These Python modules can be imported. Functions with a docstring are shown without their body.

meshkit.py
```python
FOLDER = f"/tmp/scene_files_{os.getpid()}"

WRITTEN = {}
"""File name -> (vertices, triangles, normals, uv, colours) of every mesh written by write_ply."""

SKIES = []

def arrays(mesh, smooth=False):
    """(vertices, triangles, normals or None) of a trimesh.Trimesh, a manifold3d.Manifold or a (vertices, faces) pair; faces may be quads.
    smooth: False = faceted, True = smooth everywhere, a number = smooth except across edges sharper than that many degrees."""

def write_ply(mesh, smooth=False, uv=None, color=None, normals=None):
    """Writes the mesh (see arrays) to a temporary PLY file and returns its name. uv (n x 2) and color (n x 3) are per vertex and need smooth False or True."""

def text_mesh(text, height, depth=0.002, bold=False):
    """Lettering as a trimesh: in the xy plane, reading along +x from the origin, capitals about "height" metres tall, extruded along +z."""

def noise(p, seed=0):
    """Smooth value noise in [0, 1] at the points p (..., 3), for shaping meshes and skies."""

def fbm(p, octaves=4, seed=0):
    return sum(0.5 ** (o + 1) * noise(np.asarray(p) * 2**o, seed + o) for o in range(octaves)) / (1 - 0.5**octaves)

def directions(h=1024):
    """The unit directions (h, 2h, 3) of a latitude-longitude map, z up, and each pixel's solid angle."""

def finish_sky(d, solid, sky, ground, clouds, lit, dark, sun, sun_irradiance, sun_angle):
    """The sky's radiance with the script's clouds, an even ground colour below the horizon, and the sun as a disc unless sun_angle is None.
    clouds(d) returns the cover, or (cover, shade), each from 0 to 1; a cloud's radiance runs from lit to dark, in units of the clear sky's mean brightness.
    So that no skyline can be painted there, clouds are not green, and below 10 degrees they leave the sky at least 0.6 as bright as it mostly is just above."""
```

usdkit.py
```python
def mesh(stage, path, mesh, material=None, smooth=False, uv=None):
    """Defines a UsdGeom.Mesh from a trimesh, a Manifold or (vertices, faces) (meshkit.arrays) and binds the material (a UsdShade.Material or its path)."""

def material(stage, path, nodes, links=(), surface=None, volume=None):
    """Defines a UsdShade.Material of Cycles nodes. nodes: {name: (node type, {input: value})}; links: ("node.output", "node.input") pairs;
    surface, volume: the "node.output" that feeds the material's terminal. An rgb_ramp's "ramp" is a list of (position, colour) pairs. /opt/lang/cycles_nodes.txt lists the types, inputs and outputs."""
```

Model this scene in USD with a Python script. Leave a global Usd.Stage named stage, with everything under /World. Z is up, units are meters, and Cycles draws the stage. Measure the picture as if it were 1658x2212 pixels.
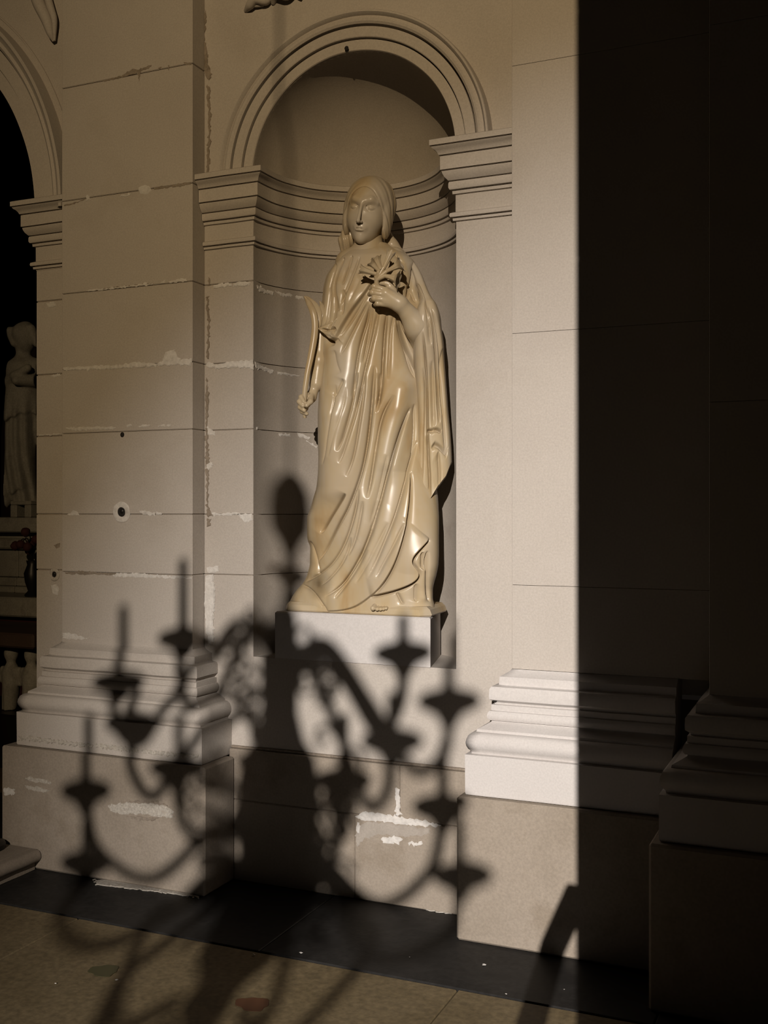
import math, random
import numpy as np, trimesh, shapely
from shapely.geometry import Polygon, box as sbox
from shapely.ops import triangulate
import manifold3d as m3
import usdkit, meshkit
from pxr import Usd, UsdGeom, UsdLux, UsdShade, Gf, Sdf, Vt

stage = Usd.Stage.CreateInMemory()
UsdGeom.SetStageUpAxis(stage, UsdGeom.Tokens.z)
UsdGeom.SetStageMetersPerUnit(stage, 1.0)
UsdGeom.Xform.Define(stage, '/World')
UsdGeom.Scope.Define(stage, '/World/Looks')
PI = math.pi

# ------------------------------------------------------------------ camera
FPX, EYE, CX, CY = 2321.0, 1.55, 829.0, 1106.0        # focal length in pixels of the 1658x2212 picture, eye height
TH = math.radians(23.54)                               # the view turns left of the wall's normal
Fv = np.array([-math.sin(TH), math.cos(TH), 0.0]); Rv = np.array([math.cos(TH), math.sin(TH), 0.0])
cam = UsdGeom.Camera.Define(stage, '/World/camera')
cam.AddTransformOp().Set(Gf.Matrix4d(Rv[0], Rv[1], 0, 0, 0, 0, 1, 0, -Fv[0], -Fv[1], 0, 0, 0, 0, EYE, 1))
cam.CreateHorizontalApertureAttr(36.0); cam.CreateVerticalApertureAttr(36.0 * 2212 / 1658)
cam.CreateFocalLengthAttr(36.0 * FPX / 1658); cam.CreateClippingRangeAttr(Gf.Vec2f(0.05, 200))
cam.CreateExposureAttr(0.0)

# ------------------------------------------------------------------ light
KL = 14.0
LAMP = np.array([0.2358 * KL, -0.9881 * KL, 7.0])      # the spot lamp high on a pier behind the camera
def look_matrix(pos, aim):
    z = (pos - aim) / np.linalg.norm(pos - aim); x = np.cross([0, 0, 1.0], z); x /= np.linalg.norm(x); y = np.cross(z, x)
    return Gf.Matrix4d(*x, 0, *y, 0, *z, 0, *map(float, pos), 1)
def beam(name, aim, cone, soft, inten, col):
    s = UsdLux.SphereLight.Define(stage, '/World/' + name)
    s.CreateRadiusAttr(0.034); s.CreateIntensityAttr(inten); s.CreateNormalizeAttr(True); s.CreateColorAttr(Gf.Vec3f(*col))
    sh = UsdLux.ShapingAPI.Apply(s.GetPrim()); sh.CreateShapingConeAngleAttr(cone); sh.CreateShapingConeSoftnessAttr(soft)
    s.AddTransformOp().Set(look_matrix(LAMP, np.array(aim)))
beam('spot_beam', [-.52, 3.7, .36], 9.2, 1.0, 6200.0, (1.0, .985, 1.0))
beam('spot_beam_wide', [.25, 3.7, 3.1], 17.0, 1.0, 2250.0, (1.0, .745, .43))
dome = UsdLux.DomeLight.Define(stage, '/World/room_glow'); dome.CreateIntensityAttr(0.0016); dome.CreateColorAttr(Gf.Vec3f(1.0, 0.82, 0.66))

# ------------------------------------------------------------------ helpers
def at(px, py, Y):
    """A pixel of the photograph as a point on the plane y = Y."""
    d = Fv + Rv * (px - CX) / FPX + np.array([0, 0, 1.0]) * (CY - py) / FPX
    return np.array([0, 0, EYE]) + d * (Y / d[1])
def xz(px, py, Y): p = at(px, py, Y); return p[0], p[2]
def onfloor(px, py, z=0.0):
    d = Fv + Rv * (px - CX) / FPX + np.array([0, 0, 1.0]) * (CY - py) / FPX
    return np.array([0, 0, EYE]) + d * ((z - EYE) / d[2])
used = {}
def pathname(parent, name):
    base = f'{parent}/{name}'; k = used.get(base, -1) + 1; used[base] = k
    return base if k == 0 else f'{base}_{k:03d}'
def tag(prim, label=None, cat=None, group=None, kind=None):
    for k, v in (('label', label), ('category', cat), ('group', group), ('kind', kind)):
        if v: prim.SetCustomDataByKey(k, v)
    return prim
def thing(name, label=None, cat=None, group=None, kind=None):
    p = UsdGeom.Xform.Define(stage, pathname('/World', name)).GetPrim()
    return tag(p, label, cat, group, kind)
def obj(name, mesh, mat, parent=None, smooth=35, label=None, cat=None, group=None, kind=None):
    par = '/World' if parent is None else str(parent.GetPath())
    p = usdkit.mesh(stage, pathname(par, name), mesh, mat, smooth=smooth).GetPrim()
    return tag(p, label, cat, group, kind)
cat_ = trimesh.util.concatenate
def TM(v, f):
    f = np.asarray(f); v = np.asarray(v, float)
    if f.shape[1] == 4: f = np.vstack([f[:, [0, 1, 2]], f[:, [0, 2, 3]]])
    return trimesh.Trimesh(v, f, process=False)
def grid_faces(n, m, wrap=False):
    i, j = np.meshgrid(np.arange(n - 1), np.arange(m if wrap else m - 1), indexing='ij'); j2 = (j + 1) % m
    return np.stack([i * m + j, i * m + j2, (i + 1) * m + j2, (i + 1) * m + j], -1).reshape(-1, 4)
def cbox(x0, x1, y0, y1, z0, z1, c=0.004):
    """A box with all its edges chamfered."""
    c = min(c, .45 * min(x1 - x0, y1 - y0, z1 - z0)); P = []
    for X in (x0, x1):
        for Y in (y0, y1):
            for Z in (z0, z1):
                sx, sy, sz = (c if X == x0 else -c), (c if Y == y0 else -c), (c if Z == z0 else -c)
                P += [(X, Y + sy, Z + sz), (X + sx, Y, Z + sz), (X + sx, Y + sy, Z)]
    m = m3.Manifold.hull_points(np.array(P)).to_mesh()
    return trimesh.Trimesh(m.vert_properties[:, :3], m.tri_verts, process=False)
def hullmesh(P):
    m = m3.Manifold.hull_points(np.asarray(P, float)).to_mesh(); return trimesh.Trimesh(m.vert_properties[:, :3], m.tri_verts, process=False)
def wob(v, amp=.0015, sc=9.0, seed=0):
    v = np.array(v); n = np.stack([meshkit.noise(v * sc + 17.3 * k + seed, seed + k) for k in range(3)], -1) - .5
    return v + 2 * amp * n
def dens(pts, step=.035):
    out = []
    for a, b in zip(pts[:-1], pts[1:]):
        n = max(1, int(np.ceil(np.linalg.norm(np.subtract(b, a)) / step)))
        out += [np.add(a, np.subtract(b, a) * t / n) for t in range(n)]
    return np.array(out + [pts[-1]])
def sweep(profile, path_of, amp=.0012, seed=0, close=True, counts=None):
    """A moulding: profile points (p, z); path_of(p) gives the plan polyline (k, 2) at offset p."""
    base = [np.asarray(path_of(p), float) for p, z in profile]
    ref = base[0]; n = [max(1, int(np.ceil(np.linalg.norm(b - a) / .035))) for a, b in zip(ref[:-1], ref[1:])]
    rows = []
    for (p, z), b in zip(profile, base):
        q = []
        for k, (s, e) in enumerate(zip(b[:-1], b[1:])): q += [s + (e - s) * t / n[k] for t in range(n[k])]
        q = np.array(q + [b[-1]]); rows.append(np.c_[q, np.full(len(q), z)])
    v = np.vstack(rows); m = len(rows[0])
    return TM(wob(v, amp, 11, seed), grid_faces(len(rows), m)[:, ::-1])
def tube(pts, rad, sides=10, caps=True):
    p = np.asarray(pts, float); n = len(p); rad = np.broadcast_to(rad, (n,))
    t = np.gradient(p, axis=0); t /= np.linalg.norm(t, axis=1, keepdims=True) + 1e-12
    a = np.cross(t[0], [0, 0, 1.0] if abs(t[0][2]) < .9 else [1.0, 0, 0]); A = []
    for k in range(n):
        a = a - t[k] * a.dot(t[k]); a /= np.linalg.norm(a) + 1e-12; A.append(a)
    A = np.array(A); B = np.cross(t, A); ang = np.arange(sides) * 2 * PI / sides
    v = p[:, None] + rad[:, None, None] * (np.cos(ang)[None, :, None] * A[:, None] + np.sin(ang)[None, :, None] * B[:, None])
    v = v.reshape(-1, 3); f = grid_faces(n, sides, True); f = np.vstack([f[:, [0, 1, 2]], f[:, [0, 2, 3]]])
    if caps:
        v = np.vstack([v, p[0], p[-1]]); k = np.arange(sides)
        f = np.vstack([f, np.c_[np.full(sides, n * sides), (k + 1) % sides, k], np.c_[np.full(sides, n * sides + 1), (n - 1) * sides + k, (n - 1) * sides + (k + 1) % sides]])
    return TM(v, f)
def lathe(prof, seg=24, center=(0, 0, 0)):
    prof = np.asarray(prof, float); a = np.arange(seg) * 2 * PI / seg
    v = np.stack([prof[:, 0, None] * np.cos(a), prof[:, 0, None] * np.sin(a), np.repeat(prof[:, 1, None], seg, 1)], -1).reshape(-1, 3)
    return TM(v + np.array(center), grid_faces(len(prof), seg, True))
def spline(pts, n=24):
    """Catmull-Rom through the points."""
    P = np.asarray(pts, float); P = np.vstack([2 * P[0] - P[1], P, 2 * P[-1] - P[-2]]); out = []
    for k in range(1, len(P) - 2):
        t = np.linspace(0, 1, max(2, n // (len(P) - 3)), endpoint=False)[:, None]
        a, b, c, d = P[k - 1], P[k], P[k + 1], P[k + 2]
        out.append(.5 * (2 * b + (c - a) * t + (2 * a - 5 * b + 4 * c - d) * t**2 + (3 * b - a - 3 * c + d) * t**3))
    return np.vstack(out + [P[-2][None]])
def surfnet(f, lo, hi, h):
    """Surface nets: the zero set of f (points (n, 3) -> (n,)) in the box lo..hi at cell size h."""
    lo = np.array(lo, float); n = np.maximum(3, np.ceil((np.array(hi) - lo) / h).astype(int) + 1)
    ax = [lo[k] + h * np.arange(n[k]) for k in range(3)]
    V = np.empty(n, np.float32)
    for i in range(n[0]):
        Y, Z = np.meshgrid(ax[1], ax[2], indexing='ij')
        V[i] = f(np.stack([np.full_like(Y, ax[0][i]), Y, Z], -1).reshape(-1, 3)).reshape(n[1], n[2])
    V[0] = V[-1] = 1; V[:, 0] = V[:, -1] = 1; V[:, :, 0] = V[:, :, -1] = 1
    S = V < 0; c = n - 1
    acc = np.zeros((*c, 3)); cnt = np.zeros(c)
    for axis in range(3):
        o = [k for k in range(3) if k != axis]
        for d0 in (0, 1):
            for d1 in (0, 1):
                sl = [None] * 3; sl2 = [None] * 3
                sl[axis] = slice(0, c[axis]); sl2[axis] = slice(1, n[axis])
                for k, d in zip(o, (d0, d1)): sl[k] = sl2[k] = slice(d, d + c[k])
                a, b = V[tuple(sl)], V[tuple(sl2)]; x = (a < 0) != (b < 0)
                t = np.where(x, a / np.where(x, a - b, 1), 0); cnt += x
                acc[..., axis] += np.where(x, t, 0)
                for k, d in zip(o, (d0, d1)): acc[..., k] += np.where(x, d, 0)
    act = cnt > 0; idx = -np.ones(c, int); idx[act] = np.arange(act.sum())
    g = np.argwhere(act); v = lo + h * (g + acc[act] / cnt[act][:, None]); F = []
    for axis in range(3):
        u, w = [(1, 2), (2, 0), (0, 1)][axis]
        sl = [slice(1, c[k]) for k in range(3)]; sl[axis] = slice(0, c[axis])
        sl2 = list(sl); sl2[axis] = slice(1, n[axis])
        a, b = S[tuple(sl)], S[tuple(sl2)]
        for val in (True, False):
            e = np.argwhere((a != b) & (a == val))
            if not len(e): continue
            off = np.ones(3, int); off[axis] = 0; e = e + off
            du = np.eye(3, dtype=int)[u]; dw = np.eye(3, dtype=int)[w]
            q = [idx[tuple((e - x).T)] for x in (0 * du, du, du + dw, dw)]
            q = np.stack(q, -1); F.append(q if val else q[:, ::-1])
    return TM(v, np.vstack(F))
def smin(a, b, k): h = np.clip(.5 + .5 * (b - a) / k, 0, 1); return b + (a - b) * h - k * h * (1 - h)
def smax(a, b, k): return -smin(-a, -b, k)
def sph(p, c, r): return np.linalg.norm(p - np.array(c), axis=-1) - r
def ell(p, c, r):
    q = (p - np.array(c)) / np.array(r); k0 = np.linalg.norm(q, axis=-1); k1 = np.linalg.norm(q / np.array(r), axis=-1) + 1e-9
    return k0 * (k0 - 1) / k1
def cap(p, a, b, r0, r1=None):
    a, b = np.array(a, float), np.array(b, float); r1 = r0 if r1 is None else r1
    t = np.clip((p - a) @ (b - a) / ((b - a) @ (b - a)), 0, 1)
    return np.linalg.norm(p - a - t[:, None] * (b - a), axis=-1) - (r0 + (r1 - r0) * t)
def interp(tab, x): t = np.asarray(tab, float); return np.interp(x, t[:, 0], t[:, 1])
def poly_plate(pts, y, thick, seed=0, amp=.003, step=.01):
    """An irregular thin patch standing proud of a wall plane facing -y: outline (x, z) points, ragged and rounded."""
    r = np.random.default_rng(seed); P = dens(list(pts) + [pts[0]], step)[:-1]
    P = P + r.normal(0, amp, P.shape)
    g = Polygon(P).buffer(0)
    if g.geom_type != 'Polygon': g = max(g.geoms, key=lambda q: q.area)
    lo = trimesh.creation.extrude_polygon(g, thick * .6, engine='earcut'); gi = g.buffer(-.0025)
    ms = [lo]
    for q in getattr(gi, 'geoms', [gi]):
        if q.is_empty or q.area < 1e-6: continue
        t = trimesh.creation.extrude_polygon(q, thick, engine='earcut'); ms.append(t)
    m = cat_(ms); v = np.array(m.vertices)
    return TM(np.c_[v[:, 0], y - v[:, 2], v[:, 1]], np.array(m.faces))

# ------------------------------------------------------------------ materials
def mat(name, nodes, links, surface='p.BSDF'):
    return usdkit.material(stage, f'/World/Looks/{name}', nodes, links, surface=surface)
def stone(name, c1, c2, c3=None, rough=.8, scale=3.0, grain=.25, fine=90.0, spec=.3, dirt=None, coat=0.0, bump=.0018):
    c1, c2, c3 = [tuple(.72 * q for q in c) for c in (c1, c2, c3 or c1)]
    if dirt: dirt = (dirt[0], dirt[1], tuple(.72 * q for q in dirt[2]))
    n = {'g': ('texture_coordinate', {}),
         'n1': ('noise_texture', {'scale': scale, 'detail': 6.0, 'roughness': .6}),
         'n2': ('noise_texture', {'scale': fine, 'detail': 3.0, 'roughness': .6}),
         'r1': ('rgb_ramp', {'ramp': [(.3, c1), (.55, c2), (.75, c3 or c1)]}),
         'mg': ('mix_color', {'blend_type': 'multiply', 'fac': grain}),
         'r2': ('rgb_ramp', {'ramp': [(.3, (.55, .55, .55)), (.7, (1.2, 1.2, 1.2))]}),
         'bp': ('bump', {'strength': .5, 'distance': bump}),
         'p': ('principled_bsdf', {'roughness': rough, 'specular_ior_level': spec})}
    l = [('g.object', 'n1.vector'), ('g.object', 'n2.vector'), ('n1.fac', 'r1.fac'), ('r1.color', 'mg.a'), ('n2.fac', 'r2.fac'), ('r2.color', 'mg.b'),
         ('n2.fac', 'bp.height'), ('bp.normal', 'p.normal')]
    src = 'mg.result'
    if dirt:
        n['n3'] = ('noise_texture', {'scale': dirt[0], 'detail': 8.0, 'roughness': .65, 'distortion': .6}); n['r3'] = ('rgb_ramp', {'ramp': [(dirt[1], (0, 0, 0)), (dirt[1] + .16, (1, 1, 1))]})
        n['md'] = ('mix_color', {'blend_type': 'mix', 'b': dirt[2]})
        l += [('g.object', 'n3.vector'), ('n3.fac', 'r3.fac'), ('r3.color', 'md.fac'), ('mg.result', 'md.a')]; src = 'md.result'
    l.append((src, 'p.base_color'))
    return mat(name, n, l)
def plain(name, c, rough=.6, spec=.4, metallic=0.0):
    return mat(name, {'p': ('principled_bsdf', {'base_color': c, 'roughness': rough, 'specular_ior_level': spec, 'metallic': metallic})}, [])
M = {}
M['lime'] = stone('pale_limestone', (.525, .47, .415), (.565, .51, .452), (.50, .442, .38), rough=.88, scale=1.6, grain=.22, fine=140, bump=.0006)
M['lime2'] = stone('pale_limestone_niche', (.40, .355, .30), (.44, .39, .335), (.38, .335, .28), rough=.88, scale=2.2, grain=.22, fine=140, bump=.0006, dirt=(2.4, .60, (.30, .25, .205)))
M['paint'] = stone('whitish_moulding_stone', (.64, .60, .57), (.67, .63, .60), (.60, .55, .52), rough=.8, scale=2.5, grain=.18, fine=140, bump=.0005)
M['plinth'] = stone('tan_plinth_stone', (.33, .275, .215), (.385, .325, .26), (.275, .22, .16), rough=.9, scale=3.5, grain=.3, fine=110, bump=.0012)
M['mortar'] = stone('white_mortar', (.70, .66, .61), (.76, .72, .67), (.60, .55, .50), rough=.95, scale=20, grain=.35, fine=70, bump=.004)
M['joint'] = stone('dark_joint_mortar', (.26, .21, .16), (.36, .30, .24), (.20, .16, .12), rough=.95, scale=12, grain=.5)
M['dark'] = plain('hole_black', (.012, .01, .008), .9)
M['slate'] = stone('dark_slate_paving', (.020, .019, .018), (.030, .028, .026), (.014, .013, .012), rough=.55, spec=.2, scale=5, grain=.6, fine=40, dirt=(7.0, .70, (.08, .075, .07)))
M['ochre'] = stone('worn_ochre_paving', (.17, .125, .062), (.22, .165, .088), (.12, .09, .045), rough=.6, scale=3.0, grain=.7, fine=45, dirt=(3.2, .58, (.085, .066, .036)))
# ------------------------------------------------------------------ planes of the wall, from the floor up
W0, W1, YP, YS, YPL = 3.93, 3.90, 3.835, 3.70, 3.67     # niche wall, dado, pilaster shaft, base slab, plinth
NX, NR, NZ0, NSP = -1.8595, .4525, .941, 2.955           # niche axis, radius, sill, springing of the arch
PXL, PXR = -3.244, -2.553                                # the pilaster beside the niche
QXL = -1.155                                             # left edge of the pilaster on the other side
OX, OR, OSP = -4.467, .994, 2.93                         # the arched opening to the side chapel
COURSE = [.96, 1.283, 1.54, 1.90, 2.185, 2.525, 2.94, 3.445, 4.3, 5.6]

# floor: slate border along the wall, ochre slabs before it
floor = thing('floor', kind='structure')
FB = 3.30
edges = [-6.5, -4.9, -3.55, -1.92, -.55, .9, 2.6]
for a, b in zip(edges[:-1], edges[1:]):
    obj('slate_slab', cbox(a + .002, b - .002, FB + .003, 4.6, -.06, 0, .003), M['slate'], floor, smooth=False)
rng = np.random.default_rng(5)
ys = [FB, 2.42, 1.5, .6, -.6, -2.2, -4.5, -8.5]
for r_, (y1, y0) in enumerate(zip(ys[:-1], ys[1:])):
    x = -6.5 - .5 * (r_ % 2)
    while x < 3.5:
        w = rng.uniform(1.5, 2.1)
        obj('ochre_slab', cbox(x + .002, x + w - .002, y0 + .002, y1 - .002, -.06, -.002 - .002 * rng.random(), .004), M['ochre'], floor, smooth=False); x += w
obj('screed', cbox(-7.5, 5.5, -9, 9.5, -.12, -.0601, .001), M['joint'], floor, smooth=False)
# chapel floor
for k in range(4):
    for j in range(4):
        obj('chapel_slab', cbox(-7.4 + k * 1.2, -6.203 + k * 1.2, 4.602 + j * 1.2, 5.8 + j * 1.2, -.06, -.004, .004), M['ochre'], floor, smooth=False)

# niche wall with its round-headed opening
wall = thing('wall_niche', kind='structure')
def arch_outline(cx, r, z0, zs, n=48, grow=0):
    a = np.linspace(PI, 0, n); return [(cx - r, z0)] + [(cx + r * math.cos(t), zs + r * math.sin(t)) for t in a] + [(cx + r, z0)]
def plate(poly, y0, y1):
    m = trimesh.creation.extrude_polygon(poly, y1 - y0, engine='earcut'); v = np.array(m.vertices)
    return TM(np.c_[v[:, 0], y0 + v[:, 2], v[:, 1]], np.array(m.faces)[:, ::-1])
hole = Polygon(arch_outline(NX, NR, NZ0 - .0006, NSP))
hole2 = Polygon(arch_outline(OX, OR, -.1, OSP, 64))
full = sbox(OX - OR - 1.5, 0, 3.4, 5.6).difference(hole2).difference(hole).difference(sbox(PXR - .02, .4, NX - NR - .0001, 2.68))
full = full.difference(sbox(PXL - 1.0, .0, PXR, 2.67).difference(sbox(-9, 0, PXL - .23 + .0, 6)))
full = full.difference(sbox(QXL - .001, 0, 2, .9))
obj('wall_face', plate(full, W0, W0 + .25), M['lime'], wall, smooth=False)
# the jamb on the pilaster's side, stone by stone
for z0, z1 in zip([.555] + COURSE[1:5], COURSE[1:6]):
    obj('stone_block', cbox(PXR - .02, NX - NR, W0, W0 + .25, z0 + .0012, z1 - .0012, .003), M['lime'], wall, smooth=False)
obj('stone_block', cbox(PXR - .02, NX - NR, W0, W0 + .25, COURSE[5] + .0012, 2.68, .003), M['lime'], wall, smooth=False)
obj('joint_bed', cbox(PXR - .02, NX - NR - .004, W0 + .006, W0 + .24, .56, 2.67, .002), M['joint'], wall, smooth=False)
# pier strip between the pilaster and the chapel arch
for z0, z1 in zip([.0] + COURSE[1:5], COURSE[1:6]):
    obj('stone_block', cbox(OX + OR, PXL + .02, W0, W0 + .25, z0 + .002, z1 - .002, .003), M['lime'], wall, smooth=False)
obj('stone_block', cbox(OX + OR, PXL + .02, W0, W0 + .25, COURSE[5] + .002, 2.671, .003), M['lime'], wall, smooth=False)
obj('joint_bed', cbox(OX + OR + .004, PXL + .02, W0 + .005, W0 + .24, .0, 2.66, .002), M['joint'], wall, smooth=False)
# the niche: half cylinder and half dome, 4 cm thick
def shell(a0, a1, z0, z1, na, nz, t=.04):
    A = np.linspace(a0, a1, na); Z = np.linspace(z0, z1, nz); rows = []
    for r in (NR, NR + t):
        rows.append(np.stack([np.broadcast_to(NX + r * np.cos(A)[None], (nz, na)), np.broadcast_to(W0 + .003 + (r * np.sin(A) * .993)[None], (nz, na)), np.broadcast_to(Z[:, None], (nz, na))], -1).reshape(-1, 3))
    f = grid_faces(nz, na); q = [f, f[:, ::-1] + nz * na]
    top = np.arange(na - 1) + (nz - 1) * na; bot = np.arange(na - 1); k = nz * na
    q += [np.c_[top, top + 1, top + 1 + k, top + k], np.c_[bot + 1, bot, bot + k, bot + 1 + k]]
    lf = np.arange(nz - 1) * na; rt = lf + na - 1
    q += [np.c_[lf + na, lf, lf + k, lf + na + k], np.c_[rt, rt + na, rt + na + k, rt + k]]
    return TM(np.vstack(rows), np.vstack(q))
AJ = math.radians(98)
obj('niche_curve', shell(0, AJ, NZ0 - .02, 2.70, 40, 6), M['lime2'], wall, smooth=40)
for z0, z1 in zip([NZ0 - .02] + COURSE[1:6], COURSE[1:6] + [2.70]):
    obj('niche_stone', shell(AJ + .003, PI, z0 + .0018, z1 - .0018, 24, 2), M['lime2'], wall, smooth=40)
mj = shell(AJ, PI, NZ0, 2.69, 24, 2, .02); v = np.array(mj.vertices); c = np.array([NX, W0, 0]); v[:, :2] = c[:2] + (v[:, :2] - c[:2]) * (1 + .005 / NR)
obj('niche_joint', TM(v, mj.faces), M['joint'], wall, smooth=40)
# half dome
A = np.linspace(0, PI, 49); E = np.linspace(0, PI / 2, 25); rows = []
for r in (NR, NR + .05):
    rows.append(np.stack([NX + r * np.cos(E)[:, None] * np.cos(A), W0 + r * np.cos(E)[:, None] * np.sin(A), NSP - .05 * 0 + r * np.sin(E)[:, None] + 0 * A], -1).reshape(-1, 3))
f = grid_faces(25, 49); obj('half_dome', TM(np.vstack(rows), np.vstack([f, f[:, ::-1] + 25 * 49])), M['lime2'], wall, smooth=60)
# the drum behind the moulding
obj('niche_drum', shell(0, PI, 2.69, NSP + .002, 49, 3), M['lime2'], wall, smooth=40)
s = trimesh.creation.extrude_polygon(Polygon([(NX + (NR + .03) * math.cos(t), W0 + .002 + (NR + .03) * math.sin(t)) for t in np.linspace(0, PI, 40)]), .05, engine='earcut')
s.apply_translation([0, 0, NZ0 - .05]); obj('niche_sill', s, M['lime'], wall, smooth=False)
# impost moulding: along the wall, round the niche, along the wall
IMP = [(0, 2.985), (.074, 2.982), (.081, 2.978), (.081, 2.957), (.069, 2.9565), (.069, 2.9535), (.076, 2.953), (.072, 2.947), (.064, 2.942), (.057, 2.934), (.053, 2.925), (.040, 2.9245), (.040, 2.921), (.0485, 2.9205), (.0485, 2.868), (.034, 2.8675), (.034, 2.864), (.044, 2.8635), (.042, 2.855), (.036, 2.843), (.027, 2.833), (.024, 2.830), (.013, 2.8295), (.013, 2.826), (.022, 2.8255), (.024, 2.818), (.024, 2.803), (.020, 2.796), (.006, 2.7955), (.006, 2.792), (.012, 2.7915), (.011, 2.780), (.0015, 2.778),
       (.0015, 2.712), (.010, 2.710), (.019, 2.705), (.021, 2.697), (.019, 2.690), (.006, 2.6895), (.006, 2.686), (.011, 2.6855), (.010, 2.676), (0, 2.674)]
def niche_path(p):
    a = np.linspace(PI, 0, 41); arc = [(NX + (NR - p) * math.cos(t), W0 + (NR - p) * math.sin(t)) for t in a]
    return [(PXR + .0015, W0 - p), (NX - NR + p, W0 - p)] + arc + [(NX + NR - p, W0 - p), (QXL - .0015, W0 - p)]
obj('impost_moulding', sweep(IMP, niche_path, .0010, 3), M['lime'], wall, smooth=32)
def side_path(p): return [(OX + OR - p, W0 + .25), (OX + OR - p, W0 - p), (PXL - .0015, W0 - p)]
obj('impost_moulding', sweep(IMP, side_path, .0010, 4), M['lime'], wall, smooth=32)
# archivolts
def archivolt(cx, zs, prof, n=72, a0=0.0, a1=PI, seed=1):
    A = np.linspace(a0, a1, n); rows = []
    for r, p in prof: rows.append(np.stack([cx + r * np.cos(A), np.full(n, W0 - p), zs + r * np.sin(A)], -1))
    return TM(wob(np.vstack(rows), .0008, 8, seed), grid_faces(len(prof), n)[:, ::-1])
k_ = NR / .46
AV = [(.4525, -.06), (.4525, .008), (.455, .012), (.495, .012), (.4955, -.012), (.4995, -.012), (.500, .024), (.503, .026), (.541, .026), (.5415, -.008), (.5465, -.008), (.549, .034), (.557, .040), (.566, .041), (.574, .036), (.580, .034), (.583, .042), (.590, .050), (.597, .050), (.600, .044), (.602, 0), (.602, -.02)]
obj('archivolt', archivolt(NX, NSP, AV), M['lime'], wall, smooth=30)
AV2 = [(OR, -.1), (OR, .008), (OR + .003, .012), (OR + .06, .012), (OR + .0605, -.012), (OR + .066, -.012), (OR + .068, .026), (OR + .128, .026), (OR + .1285, -.008), (OR + .136, -.008), (OR + .138, .045), (OR + .15, .055), (OR + .165, .052), (OR + .178, .06), (OR + .19, .072), (OR + .205, .072), (OR + .208, .0), (OR + .208, -.02)]
obj('archivolt', archivolt(OX, OSP, AV2, 96, seed=2), M['lime'], wall, smooth=30)
AV3 = [(OR + .235, -.01), (OR + .236, .006), (OR + .243, .006), (OR + .244, -.01)]
obj('arch_fillet', archivolt(OX, OSP, AV3, 96, seed=2), M['lime'], wall, smooth=30)
# a drop of carved ornament at the spandrel and scrolls over the niche arch
def carved(parent, pts, rads, Y, name='carved_scroll'):
    p = spline([(*xz(a, b, Y), Y - d) for a, b, d in [(q[0], q[1], q[2]) for q in pts]], 30)[:, [0, 2, 1]]
    r = np.interp(np.linspace(0, 1, len(p)), np.linspace(0, 1, len(rads)), rads)
    obj(name, tube(p, r, 12), M['lime'], parent, smooth=50)
carved(wall, [(80, -30, .03), (96, 15, .035), (112, 50, .035), (119, 78, .03), (122, 93, .02)], [.03, .03, .026, .018, .006], W0)
carved(wall, [(104, -30, .03), (118, 20, .03), (127, 50, .03), (124, 92, .02)], [.018, .018, .014, .006], W0)
carved(wall, [(530, 24, .0), (545, 16, .02), (560, 5, .03), (580, 6, .02), (588, -12, .02)], [.008, .018, .02, .018, .012], W0)
carved(wall, [(590, 8, .0), (602, -8, .03), (625, -2, .03), (640, -14, .02), (655, -2, .01)], [.01, .022, .018, .02, .01], W0)
carved(wall, [(548, 2, .0), (552, 14, .015), (572, 14, .012)], [.006, .01, .006], W0)
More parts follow.
